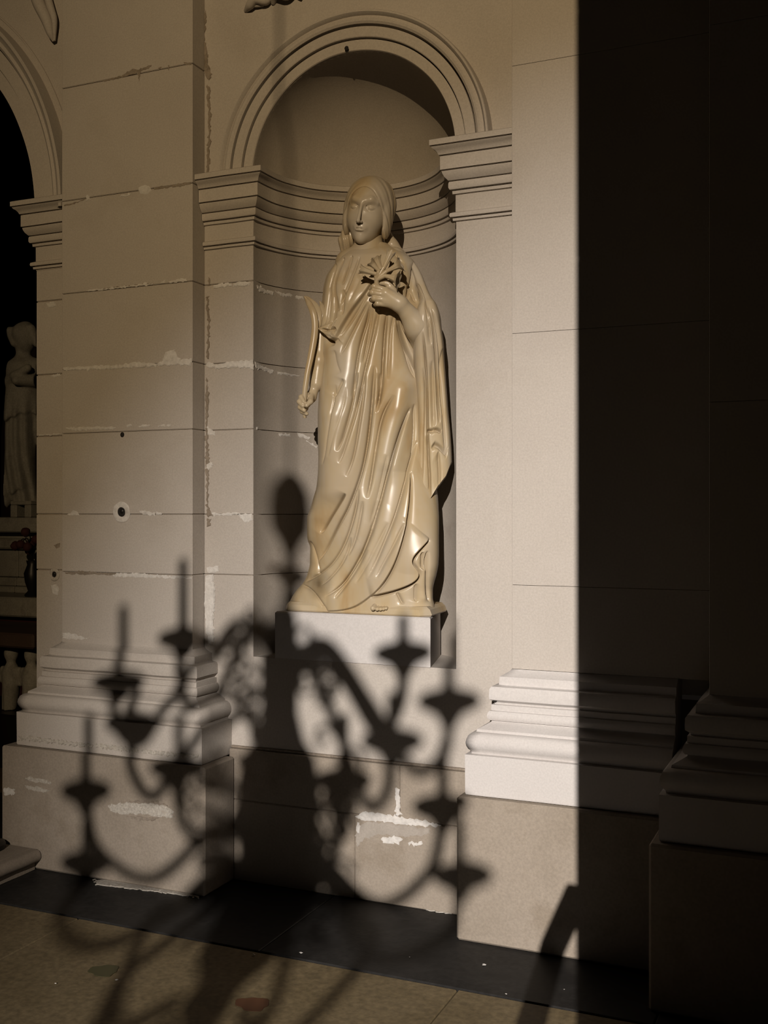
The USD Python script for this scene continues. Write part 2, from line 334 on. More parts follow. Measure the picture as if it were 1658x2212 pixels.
obj('bolt_hole', hullmesh(trimesh.creation.icosphere(2, .009).vertices * [1, .3, 1] + at(748, 104, W0 - .025)), M['dark'], wall, smooth=True)

# dado under the niche
dado = [(PXR - .1, -1.829, .0, .338), (-1.829, QXL + .05, .0, .338), (PXR + .138, -1.634, .340, .551), (-1.634, QXL - .138, .340, .551)]
for x0, x1, z0, z1 in dado:
    obj('dado_stone', cbox(x0 + .0015, x1 - .0015, W1, W0 + .2, z0, z1, .004), M['plinth'], wall, smooth=False)
obj('joint_bed', cbox(PXR + .138, QXL - .138, W1 + .006, W0 + .19, 0, .549, .002), M['joint'], wall, smooth=False)
obj('ledge_joint', cbox(PXR + .138, QXL - .138, W0 - .012, W0 + .1, .5515, .561, .002), M['joint'], wall, smooth=False)

# ------------------------------------------------------------------ pilasters
BASE = [(0, .969), (.006, .962), (.018, .954), (.031, .946), (.036, .944), (.038, .914), (.042, .911), (.060, .909), (.066, .900), (.067, .875), (.066, .862), (.058, .856), (.052, .852), (.050, .845), (.060, .843), (.060, .822), (.066, .820), (.071, .812), (.073, .803), (.071, .793), (.066, .786), (.058, .784), (.060, .780), (.075, .771), (.090, .763), (.101, .757), (.103, .748), (.116, .746), (.126, .738), (.132, .724), (.134, .712), (.132, .700), (.126, .688), (.118, .680), (.116, .671), (.1355, .669), (.1355, .53), (.133, .523), (.06, .522)]
def pil_path(xl, xr, yp, back, open_=False):
    if open_: return lambda p: [(xl - p, back), (xl - p, yp - p), (-.5557, yp - p), (-.5557, back)]
    return lambda p: [(xl - p, back), (xl - p, yp - p), (xr + p, yp - p), (xr + p, back)]
def pilaster(label, xl, xr, courses, plinth, seed, ragged=True, yp=YP, ypl=YPL, back=W0 - .0008, name='pilaster'):
    t = thing('pilaster', label, 'pilaster'); g = .0011 if ragged else .0006
    for z0, z1 in zip(courses[:-1], courses[1:]):
        obj('stone_block', cbox(xl, xr, yp, back, z0 + g, z1 - g, .003 if ragged else .001), M['lime'], t, smooth=False)
    obj('joint_bed', cbox(xl + .004, xr - .004, yp + .006, back - .001, .975 if name == 'open' else .9, 5.6, .002), M['joint'], t, smooth=False)
    obj('base_moulding', sweep(BASE, pil_path(xl, xr, yp, back, name == 'open'), .0016 if ragged else .0007, seed), M['lime'] if ragged else M['paint'], t, smooth=32)
    obj('base_core', cbox(xl - .03, (-.5567 if name == 'open' else xr + .03), yp - .03, back - .001, .521, .94, .004), M['lime'], t, smooth=False)
    for x0, x1, z0, z1 in plinth:
        obj('plinth_block', cbox(x0, x1, ypl, min(back, W1 - .0008), z0 + .001, z1 - .001, .008), M['plinth'], t, smooth=False)
    return t
pl0, pl1 = -3.44, -2.385
left = pilaster('cracked pale stone pilaster with open mortar joints beside the chapel arch', PXL, PXR, COURSE, [(pl0, pl1, 0, .5215)], 11)
right = pilaster('smooth bright pilaster with stacked base mouldings, half swallowed by shadow', QXL, -.4185, [.9693, 1.28, 2.21, 3.2, 4.3, 5.6], [(at(985, 2000, YPL)[0], -.585, 0, .5215)], 12, ragged=False, name='open')
third = pilaster('unlit projecting pilaster standing wholly in the dark', -.4175, 1.3, [.96, 1.9, 3.1, 4.3, 5.6], [(-.58, 1.5, 0, .5215)], 13, ragged=False, yp=3.55, ypl=3.385)
step = thing('altar_step', 'low worn stone step with a rounded nosing at the foot of the chapel opening', 'step')
NOS = [(0, .0005), (0, .030), (.012, .034), (.026, .042), (.034, .055), (.034, .070), (.026, .084), (.010, .091), (-.3, .093)]
obj('nosing', sweep(NOS, lambda p: [(-6.0, 2.9 - p), (-3.245 + p, 2.9 - p), (-3.245 + p, 3.663)], .003, 9), M['plinth'], step, smooth=40)
obj('tread', cbox(-6.0, -3.26, 2.93, 3.662, .001, .0925, .004), M['plinth'], step, smooth=False)
# ------------------------------------------------------------------ the marble statue: local frame (u to the viewer's right, w into the niche, z up) at the statue's axis
DS = 4.47
def L(px, py, w=0.0):
    d = DS + w; return np.array([(px - CX) * d / FPX, w, EYE + (CY - py) * d / FPX])
def toW(p):
    p = np.asarray(p, float); return Rv * p[..., 0:1] + Fv * (DS + p[..., 1:2]) + np.array([0, 0, 1.0]) * p[..., 2:3]
def proj(p):
    d = DS + p[..., 1]; return np.stack([CX + p[..., 0] * FPX / d, CY - (p[..., 2] - EYE) * FPX / d], -1)
def c5(*q): return [(600 + x / 3.814, 820 + y / 3.814) for x, y in q]
def cl(*q): return [(600 + x / 4.363, 947 + y / 4.363) for x, y in q]
def c4(*q): return [(600 + x / 4.145, 360 + y / 4.145) for x, y in q]
PX = DS / FPX                                            # one pixel of the picture at the statue, in metres

def curve(pts):
    P = dens([np.array(q, float) for q in pts], 7.0)
    for _ in range(14): P[1:-1] = .5 * P[1:-1] + .25 * (P[:-2] + P[2:])
    return P
def along(xy, pts):
    """Signed distance (px, + to the right of the direction of travel as seen) and the run 0..1 along a polyline."""
    P = curve(pts); seg = P[1:] - P[:-1]; ln = np.linalg.norm(seg, axis=1); cum = np.r_[0, np.cumsum(ln)]
    best = np.full(len(xy), 1e9); sd = np.zeros(len(xy)); tt = np.zeros(len(xy))
    lo, hi = P.min(0) - 110, P.max(0) + 110
    near = np.flatnonzero(((xy > lo) & (xy < hi)).all(1)); q = xy[near]
    b = best[near]; s_ = sd[near]; t_ = tt[near]
    for k in range(len(seg)):
        d = q - P[k]; t = np.clip(d @ seg[k] / (ln[k]**2 + 1e-9), 0, 1); e = d - t[:, None] * seg[k]; dist = np.hypot(e[:, 0], e[:, 1])
        m = dist < b; b = np.where(m, dist, b)
        sg = np.sign(seg[k][0] * d[:, 1] - seg[k][1] * d[:, 0])
        s_ = np.where(m, sg * dist, s_); t_ = np.where(m, (cum[k] + t * ln[k]) / cum[-1], t_)
    best[near] = b; sd[near] = s_; tt[near] = t_
    return best, sd, tt
def relief(xy, folds):
    """Height (m) of carved drapery over the rounded body: grooves, layers that lie on top of others, and swellings."""
    h = np.zeros(len(xy))
    for kind, pts, *a in folds:
        best, sd, tt = along(xy, pts); e0 = .06 if kind in 'sn' else .2
        ends = np.clip(tt / e0, 0, 1) * np.clip((1 - tt) / e0, 0, 1); ends = ends * (2 - ends)
        if kind == 'g':                                   # a pleat: depth mm; the cloth rolls over on the left (s2) and starts again crisply on the right (s1)
            dep, s1, s2 = a
            tp = np.clip(tt / .34, 0, 1) * np.clip((1 - tt) / .34, 0, 1); s = np.where(sd > 0, s2 * 1.25, s1 * .5) * (.22 + .78 * np.sqrt(tp)); h -= dep * .00135 * ends * np.exp(-best / s) + (dep - 4) * .00125 * ends * np.exp(-(best / 2.1)**2) * (dep > 6)
        elif kind == 'n':                                 # a narrow undercut
            dep, s = a; h -= dep * .001 * ends * np.exp(-(best / s)**2)
        elif kind == 's':                                 # layer edge: height mm, which side is on top, how far it reaches
            hh, side, reach = a
            k = 1 / (1 + np.exp(np.clip(-side * sd / .7, -30, 30))); h += hh * .001 * ends * (k * np.exp(-np.maximum(side * sd, 0) / reach)) - hh * .0008 * ends * (1 - k) * np.exp(-best / 5)
        else:                                             # swelling: mm, radius
            hh, r = a; h += hh * .001 * np.exp(-(best / r)**2)
    return h
def loft(rows, folds, ns=520, nr=800, ex=2.3, wc=0.0, seed=0, back=.006, shear=0.0, top=None, cap_ends=True):
    """rows: (py, left px, right px, half depth m, centre w): a closed drapery body."""
    T = np.array(rows, float); py = np.linspace(T[0, 0], T[-1, 0], nr)
    from scipy.interpolate import PchipInterpolator as PI_
    from scipy.ndimage import gaussian_filter
    Lp, Rp, B, C = [PI_(T[:, 0], T[:, k])(py) for k in (1, 2, 3, 4)]
    w_ = np.linspace(0, 1, ns, endpoint=False); ang = np.where(w_ < .68, w_ / .68 * PI, PI + (w_ - .68) / .32 * PI)      # denser in front
    ca, sa = np.cos(ang), -np.sin(ang); sx = np.sign(ca) * np.abs(ca)**(2 / ex); sy = np.sign(sa) * np.abs(sa)**(2 / ex)
    px_ = ((Lp + Rp) / 2)[:, None] - ((Rp - Lp) / 2)[:, None] * sx[None]
    kk = np.clip((py - 930) / 300, 0, 1)[:, None]; kk = shear * kk * kk * (3 - 2 * kk); ws = -kk * (px_ - 803) * DS / FPX
    d = DS + C[:, None] + ws; hu = ((Rp - Lp) / 2)[:, None] * DS / FPX
    u = (px_ - CX) * d / FPX; w = C[:, None] + B[:, None] * sy[None] + ws; z = EYE + (CY - py)[:, None] * d / FPX
    v = np.stack([u, w, z], -1)
    n = np.stack([-(np.sign(ca) * np.abs(ca)**(2 - 2 / ex))[None] / np.maximum(hu, .02), (np.sign(sa) * np.abs(sa)**(2 - 2 / ex))[None] / np.maximum(B[:, None], .02), 0 * u], -1)
    n /= np.linalg.norm(n, axis=-1, keepdims=True) + 1e-9
    xy = proj(v).reshape(-1, 2)
    h = gaussian_filter(relief(xy, folds).reshape(nr, ns), .8, mode=('nearest', 'wrap'))
    front = np.clip((-n[..., 1] + .30) / .55, 0, 1); front = front * front * (3 - 2 * front)
    hb = back * np.sin(ang * 17 + 2.0 * meshkit.noise(np.stack([v[..., 2] * 3, ang[None] + 0 * u, 0 * u], -1), seed))
    v = v + n * (h * front + hb * (1 - front))[..., None]
    v = v + n * ((meshkit.noise(v * 14, seed + 5) - .5) * .0008)[..., None]
    if shear: v[..., 2] = np.maximum(v[..., 2], 1.137)
    V = v.reshape(-1, 3); F = grid_faces(nr, ns, True); F = np.vstack([F[:, [0, 1, 2]], F[:, [0, 2, 3]]])
    V = np.vstack([V, v[0].mean(0), v[-1].mean(0)]); k = np.arange(ns); a, b = len(V) - 2, len(V) - 1
    F = np.vstack([F, np.c_[np.full(ns, a), (k + 1) % ns, k], np.c_[np.full(ns, b), (nr - 1) * ns + k, (nr - 1) * ns + (k + 1) % ns]])
    return TM(toW(V), F)

GOWN = [  # py, left, right, half depth, centre
 (528, 766, 838, .050, .015), (538, 757, 852, .062, .012), (546, 745, 868, .076, .008), (553, 737, 880, .088, .005), (563, 728, 891, .102, .0), (578, 715, 901, .116, 0), (596, 704, 909, .126, -.002), (625, 697, 919, .134, -.004),
 (657, 694, 926, .137, -.004), (690, 692, 930, .137, 0), (720, 692, 932, .136, 0), (750, 694, 932, .136, 0), (790, 695, 931, .140, 0), (830, 691, 930, .147, 0), (864, 688, 930, .152, 0), (913, 687, 931, .155, 0), (945, 687, 933, .156, 0), (1003, 690, 937, .157, 0),
 (1050, 686, 942, .158, 0), (1075, 678, 945, .159, 0), (1098, 671, 946, .160, 0), (1121, 664, 947, .161, 0), (1156, 664, 947, .163, 0), (1187, 669, 947, .162, 0), (1215, 669, 946, .159, 0), (1240, 664, 942, .154, 0), (1258, 656, 937, .150, 0),
 (1275, 641, 934, .146, 0), (1290, 631, 934, .143, 0), (1305, 625, 937, .141, 0), (1316, 624, 939, .140, 0)]
FOLDS = [
 ('b', [(866, 842), (858, 900), (838, 1000)], 24, 25), ('b', [(864, 842), (858, 880)], 5, 18), ('b', [(716, 900), (712, 1000), (712, 1060)], 14, 24), ('b', [(760, 640), (764, 655)], 9, 26), ('b', [(715, 1290), (700, 1300)], 10, 30),
 ('g', c5((655, -60), (625, 60), (600, 200), (540, 400), (488, 590)), 15, 8, 11), ('g', c5((680, 60), (640, 260), (570, 470), (505, 690)), 9, 6, 9), ('g', c5((560, 60), (520, 260), (450, 480), (430, 640)), 5, 8, 12),
 ('g', c5((800, -120), (790, 0), (770, 250), (740, 500), (700, 700), (650, 860), (560, 1080), (470, 1230), (400, 1380), (325, 1500)), 20, 7, 13),
 ('g', c5((845, -60), (838, 100), (836, 210)), 8, 5, 7), ('g', c5((950, 130), (870, 270), (835, 400), (800, 620), (760, 860), (735, 980)), 15, 7, 13),
 ('g', c5((1085, 230), (1020, 390), (960, 580), (905, 790), (850, 1000), (770, 1260), (690, 1440), (600, 1590), (500, 1730), (390, 1790)), 20, 8, 14),
 ('g', c5((1150, 500), (1090, 700), (1030, 930), (970, 1130), (890, 1320), (800, 1530), (740, 1640)), 13, 8, 13), ('g', c5((1040, 1180), (960, 1360), (880, 1500), (810, 1640)), 9, 5, 9), ('g', c5((910, 1180), (820, 1360), (740, 1520), (640, 1680)), 7, 7, 10),
 ('g', c5((550, 940), (480, 1040), (410, 1150), (345, 1270)), 19, 6, 12),
 ('g', c5((665, 900), (640, 1060), (590, 1240), (520, 1400), (430, 1530), (330, 1600), (225, 1670)), 14, 7, 12), ('g', c5((600, 1300), (560, 1460), (480, 1580), (360, 1700)), 9, 6, 9), ('g', c5((740, 1400), (640, 1580), (540, 1720), (470, 1810)), 10, 6, 11),
 ('g', c5((262, 1330), (290, 1420), (314, 1500), (318, 1610)), 9, 6, 5), ('g', c5((200, 1690), (300, 1750), (370, 1850), (410, 1915)), 10, 6, 7),
 ('s', c5((1092, 760), (1086, 1000), (1062, 1180), (1020, 1350), (950, 1550), (855, 1700), (765, 1785), (640, 1880), (480, 1912), (400, 1905)), 15, 1, 30),
 ('g', c5((1098, 760), (1092, 1000), (1068, 1180), (1026, 1350), (958, 1550), (868, 1700), (790, 1780)), 9, 5, 4),
 ('s', cl((1425, 940), (1330, 1058), (1228, 1150), (1242, 1207), (1352, 1240), (1345, 1300), (1280, 1370), (1080, 1443), (870, 1490)), 17, 1, 42), ('n', cl((1432, 950), (1340, 1068), (1245, 1150), (1256, 1196), (1362, 1232), (1357, 1305), (1290, 1380), (1090, 1452), (880, 1497)), 14, 2.6),
 ('g', cl((1372, 1070), (1378, 1160), (1376, 1240)), 12, 6, 6), ('g', cl((1415, 1060), (1410, 1250), (1408, 1420), (1425, 1540)), 15, 6, 6), ('g', cl((1312, 1370), (1300, 1450), (1305, 1540)), 10, 6, 8), ('g', cl((1125, 1445), (1150, 1500), (1185, 1565)), 10, 5, 5), ('b', cl((1385, 1250), (1370, 1500)), 10, 9),
 ('g', c5((720, -40), (700, 160), (660, 400), (620, 620), (560, 800)), 11, 6, 11), ('g', c5((470, 40), (440, 260), (400, 480), (385, 700)), 7, 8, 14), ('g', c5((900, 620), (850, 860), (800, 1060), (760, 1200)), 8, 7, 12), ('g', c5((1120, 200), (1130, 420), (1110, 640)), 8, 6, 10), ('g', c5((700, 1000), (670, 1180), (630, 1340), (570, 1460)), 10, 6, 10), ('g', c5((840, 1000), (790, 1200), (730, 1370), (660, 1520)), 8, 6, 11),
 # bodice and the pleats that fall from the hand
 ('s', c4((840, 1040), (750, 1180), (650, 1300), (570, 1420), (515, 1540)), 13, 1, 38), ('g', c4((800, 1150), (720, 1290), (640, 1400), (545, 1530)), 8, 5, 9),
 ('g', c4((810, 1215), (745, 1330), (690, 1430), (620, 1560), (560, 1680)), 9, 6, 8), ('g', c4((825, 1235), (800, 1390), (745, 1520), (700, 1720), (650, 2070)), 14, 6, 9), ('g', c4((850, 1260), (830, 1400), (800, 1560), (760, 1760)), 9, 5, 7),
 ('g', c4((905, 1280), (870, 1450), (820, 1640), (770, 1850), (700, 2160)), 13, 6, 10), ('g', c4((980, 1300), (960, 1480), (945, 1700), (930, 2000), (880, 2200)), 16, 6, 10), ('g', c4((1040, 1320), (1010, 1500), (1000, 1700), (990, 1900)), 7, 8, 9),
 ('g', c4((1060, 1310), (1090, 1450), (1150, 1620), (1230, 1790), (1320, 1900)), 14, 6, 9), ('g', c4((1080, 1400), (1130, 1560), (1180, 1740), (1230, 1900)), 10, 6, 8), ('g', c4((1100, 1380), (1180, 1540), (1270, 1680), (1320, 1760)), 10, 6, 8),
 ('g', c4((665, 790), (625, 900), (575, 1060)), 10, 6, 8), ('g', c4((590, 810), (510, 960), (485, 1090), (520, 1200), (545, 1300)), 14, 6, 9), ('g', c4((735, 800), (670, 960), (610, 1130), (560, 1240)), 8, 6, 9), ('g', c4((510, 860), (436, 1060), (420, 1250), (420, 1420)), 12, 5, 7),
 ('g', c4((520, 1160), (530, 1280), (500, 1390), (475, 1470)), 12, 5, 7), ('g', c4((450, 1080), (455, 1240), (450, 1400)), 9, 5, 6), ('g', c4((770, 880), (740, 1000), (690, 1120), (640, 1230)), 6, 8, 10), ('g', c4((590, 1100), (600, 1200), (580, 1330)), 7, 6, 8),
 ('s', c4((395, 1450), (440, 1520), (495, 1595), (530, 1530)), 26, -1, 26), ('g', c4((405, 1490), (450, 1550), (500, 1595)), 16, 5, 6), ('g', c4((430, 1460), (480, 1510), (520, 1440)), 12, 4, 5),
 ('g', c4((1228, 860), (1225, 960), (1190, 1100), (1155, 1190)), 13, 5, 8), ('g', c4((1270, 960), (1275, 1100), (1300, 1220)), 9, 6, 8), ('g', c4((1170, 1050), (1210, 1140), (1240, 1220)), 8, 6, 7), ('g', c4((1010, 760), (1080, 800), (1130, 870)), 6, 6, 8),
 ('g', c4((500, 1640), (520, 1800), (560, 1850)), 6, 10, 10), ('g', c4((580, 1900), (530, 2000), (500, 2060)), 8, 8, 10)]
CLOAK = [(566, 884, 893, .012, -.035), (590, 890, 908, .030, -.050), (615, 897, 918, .048, -.066), (635, 903, 926, .062, -.082), (650, 905, 934, .074, -.095), (659, 902, 941, .085, -.101), (670, 898, 946, .094, -.104), (684, 895, 950, .100, -.104), (700, 893, 952, .100, -.102), (735, 892, 957, .094, -.098), (760, 894, 959, .088, -.095), (800, 897, 962, .080, -.092), (859, 899, 966, .072, -.090), (885, 899, 968, .068, -.090), (935, 898, 972, .066, -.088), (998, 897, 975, .062, -.086)]
CF = [('g', c4((1330, 1250), (1395, 1400), (1415, 1600), (1430, 1850), (1440, 2070), (1450, 2300)), 11, 5, 7), ('g', c4((1375, 1265), (1430, 1400), (1460, 1600), (1475, 1900), (1490, 2200)), 9, 4, 6), ('g', c4((1250, 1000), (1290, 1150), (1340, 1300), (1360, 1450), (1370, 1600)), 9, 5, 7), ('g', c4((1295, 1480), (1315, 1700), (1330, 1900), (1335, 2200), (1340, 2500)), 12, 5, 8),
      ('g', c5((1190, -100), (1195, 100), (1190, 250), (1180, 520), (1175, 900)), 10, 6, 9), ('g', c5((1270, -160), (1280, 150), (1290, 390)), 9, 5, 7), ('g', c5((1360, -260), (1365, 100), (1380, 420), (1390, 640)), 9, 5, 6), ('g', c5((1230, 450), (1238, 650), (1252, 860), (1250, 1020)), 12, 5, 8), ('g', c5((1320, 590), (1332, 740), (1330, 880)), 9, 6, 6),
      ('n', c5((1225, 418), (1275, 396), (1300, 402), (1345, 428)), 24, 2.0), ('n', c5((1275, 535), (1330, 553), (1370, 575), (1392, 592)), 24, 2.4)]
def prewarp(folds):
    out = []
    for kind, pts, *a in folds:
        q = []
        for x, y in pts:
            s = np.clip((x - 898) / 76, 0, 1); hem = np.interp(s, [0, .08, .42, .62, .85, 1], [1108, 1100, 1078, 1052, 1030, 1000]); q.append((x, 648 + (y - 648) / (hem - 648) * 350))
        out.append((kind, q, *a))
    return out
CF = prewarp(CF)
M['marble'] = mat('veined_marble', {
    'g': ('texture_coordinate', {}), 'n1': ('noise_texture', {'scale': 4.2, 'detail': 4.0, 'roughness': .55, 'distortion': 1.0}), 'n2': ('noise_texture', {'scale': 2.0, 'detail': 3.0, 'distortion': .5}),
    'mp': ('mapping', {'scale': (1.0, 1.0, .35)}),
    'r1': ('rgb_ramp', {'ramp': [(.30, (0.346, 0.246, 0.127)), (.44, (0.392, 0.312, 0.194)), (.56, (0.400, 0.335, 0.240)), (.72, (.420, .365, .285))]}),
    'mx': ('mix_color', {'blend_type': 'multiply', 'fac': .35}), 'r2': ('rgb_ramp', {'ramp': [(.35, (.72, .62, .5)), (.65, (1, 1, 1))]}),
    'p': ('principled_bsdf', {'roughness': .30, 'specular_ior_level': .30, 'subsurface_weight': .03, 'subsurface_scale': .01, 'subsurface_radius': (1.0, .6, .35)})},
    [('g.object', 'mp.vector'), ('mp.vector', 'n1.vector'), ('g.object', 'n2.vector'), ('n1.fac', 'r1.fac'), ('n2.fac', 'r2.fac'), ('r1.color', 'mx.a'), ('r2.color', 'mx.b'), ('mx.result', 'p.base_color')])
st = thing('marble_statue', 'glossy cream marble statue of a draped woman holding lilies in the niche', 'statue')
obj('gown', loft(GOWN, FOLDS, shear=.435), M['marble'], st, smooth=True)
# the cloak hanging from the raised arm: its hem climbs to the right in a zigzag
def cloak():
    m = loft(CLOAK, CF, 240, 420, 3.0, seed=4, back=.004); V = np.array(m.vertices); p = V - np.array([0, 0, 0.]); loc = np.stack([p @ Rv, p @ Fv - DS, p[:, 2]], -1)
    xy = proj(loc); s = np.clip((xy[:, 0] - 898) / 76, 0, 1); hem = np.interp(s, [0, .08, .42, .62, .85, 1], [1108, 1100, 1078, 1052, 1030, 1000])
    t = np.clip((xy[:, 1] - 648) / (998 - 648), 0, 1.2); ny = 648 + (hem - 648) * t + 0 * s
    ny = np.where(xy[:, 1] < 648, xy[:, 1], ny); loc[:, 2] = EYE + (CY - ny) * (DS + loc[:, 1]) / FPX
    return TM(toW(loc), m.faces)
obj('cloak', cloak(), M['marble'], st, smooth=True)

# ---- head
SH = .283
HC = L(797, 455, -.015)
yaw, pit, rol = math.radians(-15), math.radians(14), math.radians(9)
cy_, sy_ = math.cos(yaw), math.sin(yaw); Rz = np.array([[cy_, sy_, 0], [-sy_, cy_, 0], [0, 0, 1]])
cp_, sp_ = math.cos(pit), math.sin(pit); Rx = np.array([[1, 0, 0], [0, cp_, sp_], [0, -sp_, cp_]])
cr_, sr_ = math.cos(rol), math.sin(rol); Ry = np.array([[cr_, 0, sr_], [0, 1, 0], [-sr_, 0, cr_]])
HR = Ry @ Rz @ Rx
def head_out(v):                                         # head frame (x right, y to the viewer, z up; unit = the head's height) to the statue frame
    q = (HR @ (np.asarray(v) * SH).T).T; return np.stack([HC[0] + q[:, 0], HC[1] - q[:, 1], HC[2] + q[:, 2]], -1)
def face_sdf(p):
    x, y, z = p[:, 0], p[:, 1], p[:, 2]; ax = np.abs(x); q = np.stack([ax, y, z], -1)
    d = ell(p, (0, -.06, .10), (.33, .42, .37))
    d = smin(d, ell(p, (0, .08, -.10), (.268, .312, .36)), .06)
    d = smin(d, ell(p, (0, .18, -.33), (.150, .190, .165)), .10)
    d = smin(d, ell(q, (.140, .19, -.130), (.105, .135, .14)), .08)
    d = smin(d, cap(q, (.040, .345, .120), (.120, .325, .140), .026, .026), .07); d = smin(d, cap(q, (.120, .325, .140), (.195, .268, .110), .026, .022), .06)
    d = smax(d, -ell(q, (.116, .440, .030), (.084, .112, .056)), .035)       # sockets
    d = smin(d, ell(q, (.114, .290, .022), (.066, .062, .042)), .012)       # eyeball under the lid
    d = smax(d, -cap(q, (.054, .342, .044), (.114, .356, .068), .007), .008); d = smax(d, -cap(q, (.114, .356, .068), (.174, .318, .044), .007), .008)   # crease of the upper lid
    d = smax(d, -cap(q, (.064, .342, -.006), (.114, .352, -.021), .005), .008); d = smax(d, -cap(q, (.114, .352, -.021), (.168, .322, -.006), .005), .008)
    d = smin(d, cap(p, (0, .368, .105), (0, .474, -.165), .019, .027), .034)     # long straight nose
    d = smin(d, sph(p, (0, .470, -.172), .027), .014); d = smin(d, ell(q, (.030, .425, -.178), (.021, .034, .020)), .016)
    d = smin(d, ell(p, (0, .350, -.255), (.085, .052, .055)), .05)
    d = smin(d, cap(q, (0, .400, -.248), (.072, .364, -.262), .016, .006), .012); d = smin(d, ell(p, (0, .388, -.294), (.058, .027, .021)), .014)
    d = smax(d, -cap(q, (0, .420, -.270), (.078, .362, -.270), .006), .008); d = smax(d, -ell(p, (0, .405, -.330), (.045, .022, .014)), .03)
    d = smin(d, sph(p, (0, .308, -.408), .068), .06)
    return d
def hair_sdf(p):
    x, y, z = p[:, 0], p[:, 1], p[:, 2]; ax = np.abs(x); q = np.stack([ax, y, z], -1)
    d = ell(p, (0, -.06, .095), (.365, .445, .40))
    d = smin(d, ell(q, (.292, .05, -.13), (.075, .15, .26)), .07); d = smin(d, ell(p, (0, -.36, -.12), (.26, .20, .28)), .1)
    s = np.arctan2(z + .6, y + .25 - .45 * ax)
    lock = .0045 * np.sin(34 * s + 4 * ax) + .0025 * np.sin(61 * s + 7 * ax + 1.3)
    d = d + lock * np.clip(ax * 5 - .2, 0, 1)
    win = np.sqrt((x / .262)**2 + ((z + .13) / .43)**2) - 1
    d = np.where(y > -.05, smax(d, -win * .27, .05), d)
    return d
def head_mesh(f, lo, hi, h): m = surfnet(f, lo, hi, h); return TM(toW(head_out(m.vertices)), m.faces)
obj('head', head_mesh(face_sdf, (-.36, -.16, -.6), (.36, .58, .38), .0076), M['marble'], st, smooth=True)
obj('hair', head_mesh(hair_sdf, (-.52, -.62, -.48), (.52, .5, .56), .012), M['marble'], st, smooth=True)

# ---- neck and breast, forearms and hands
def met(f, lo, hi, h): m = surfnet(f, lo, hi, h); return TM(toW(m.vertices), m.faces)
def neck(p):
    d = cap(p, L(798, 500, .01), L(793, 545, .0), .054, .060); d = smin(d, ell(p, L(788, 585, -.035), (.10, .072, .07)), .05)
    d = smin(d, cap(p, L(752, 568, .0), L(850, 562, .0), .055), .04)
    d = smax(d, -cap(p, L(788, 548, -.075), L(806, 575, -.10), .006), .02)
    return d
obj('neck', met(neck, L(700, 690, -.16) , L(910, 480, .12), .005), M['marble'], st, smooth=True)
def locks(p):
    d = cap(p, L(757, 482, .03), L(748, 520, .04), .022, .030); d = smin(d, cap(p, L(748, 520, .04), L(746, 555, .05), .030, .016), .02)
    return d + .0025 * np.sin(p[:, 0] * 330 + p[:, 2] * 60)
obj('hair_lock', met(locks, L(722, 590, -.04), L(790, 460, .11), .004), M['marble'], st, smooth=True)
def fold_collar(p):
    d = cap(p, L(834, 505, .05), L(846, 530, .035), .020, .024); return smin(d, cap(p, L(846, 530, .035), L(872, 556, .03), .024, .018), .02)
obj('mantle_fold', met(fold_collar, L(805, 590, -.03), L(900, 480, .10), .004), M['marble'], st, smooth=True)
def arm_hand(p):
    d = cap(p, L(914, 748, -.075), L(903, 706, -.142), .048, .052); d = smin(d, cap(p, L(903, 706, -.145), L(868, 660, -.190), .050, .030), .03)
    palm = cap(p, L(862, 652, -.200), L(833, 634, -.208), .028, .024); palm = smin(palm, cap(p, L(858, 660, -.196), L(832, 652, -.206), .022, .018), .02)
    d = smin(d, palm, .02)
    for (k, e, t, r) in [((834, 627, -.212), (808, 619, -.214), (801, 624, -.190), .0120), ((832, 637, -.214), (804, 632, -.216), (798, 636, -.190), .0125), ((832, 648, -.212), (808, 645, -.214), (803, 648, -.190), .0115), ((834, 658, -.206), (815, 656, -.208), (810, 658, -.188), .0100)]:
        f = smin(cap(p, L(*k), L(*e), r, r * .95), cap(p, L(*e), L(*t), r * .95, r * .8), .006); d = smin(d, f, .0045)
    th = smin(cap(p, L(856, 640, -.192), L(839, 613, -.190), .018, .014), cap(p, L(839, 613, -.190), L(822, 611, -.196), .013, .010), .008)
    return smin(d, th, .012)
obj('raised_hand', met(arm_hand, L(778, 850, -.25), L(972, 595, -.03), .0034), M['marble'], st, smooth=True)
def arm_low(p):
    d = cap(p, L(694, 700, -.015), L(690, 780, -.02), .026, .030); d = smin(d, cap(p, L(690, 780, -.02), L(684, 832, -.03), .030, .024), .02)
    d = smin(d, cap(p, L(688, 790, -.02), L(683, 830, -.03), .031, .029), .004)
    d = smin(d, cap(p, L(682, 830, -.03), L(672, 858, -.04), .019, .021), .006)
    d = smin(d, cap(p, L(670, 858, -.042), L(660, 872, -.05), .022, .020), .012)
    for (k, e, t) in [((662, 852, -.07), (650, 858, -.088), (656, 868, -.100)), ((658, 862, -.07), (646, 868, -.088), (654, 877, -.100)), ((658, 872, -.068), (648, 880, -.084), (657, 887, -.096)), ((660, 882, -.062), (653, 889, -.076), (662, 894, -.088))]:
        f = smin(cap(p, L(*k), L(*e), .0115, .0105), cap(p, L(*e), L(*t), .0105, .0085), .004); d = smin(d, f, .005)
    d = smin(d, smin(cap(p, L(672, 856, -.06), L(670, 868, -.095), .012), cap(p, L(670, 868, -.095), L(662, 876, -.108), .011, .009), .004), .006)
    return d
obj('lowered_hand', met(arm_low, L(632, 915, -.125), L(722, 680, .04), .0034), M['marble'], st, smooth=True)
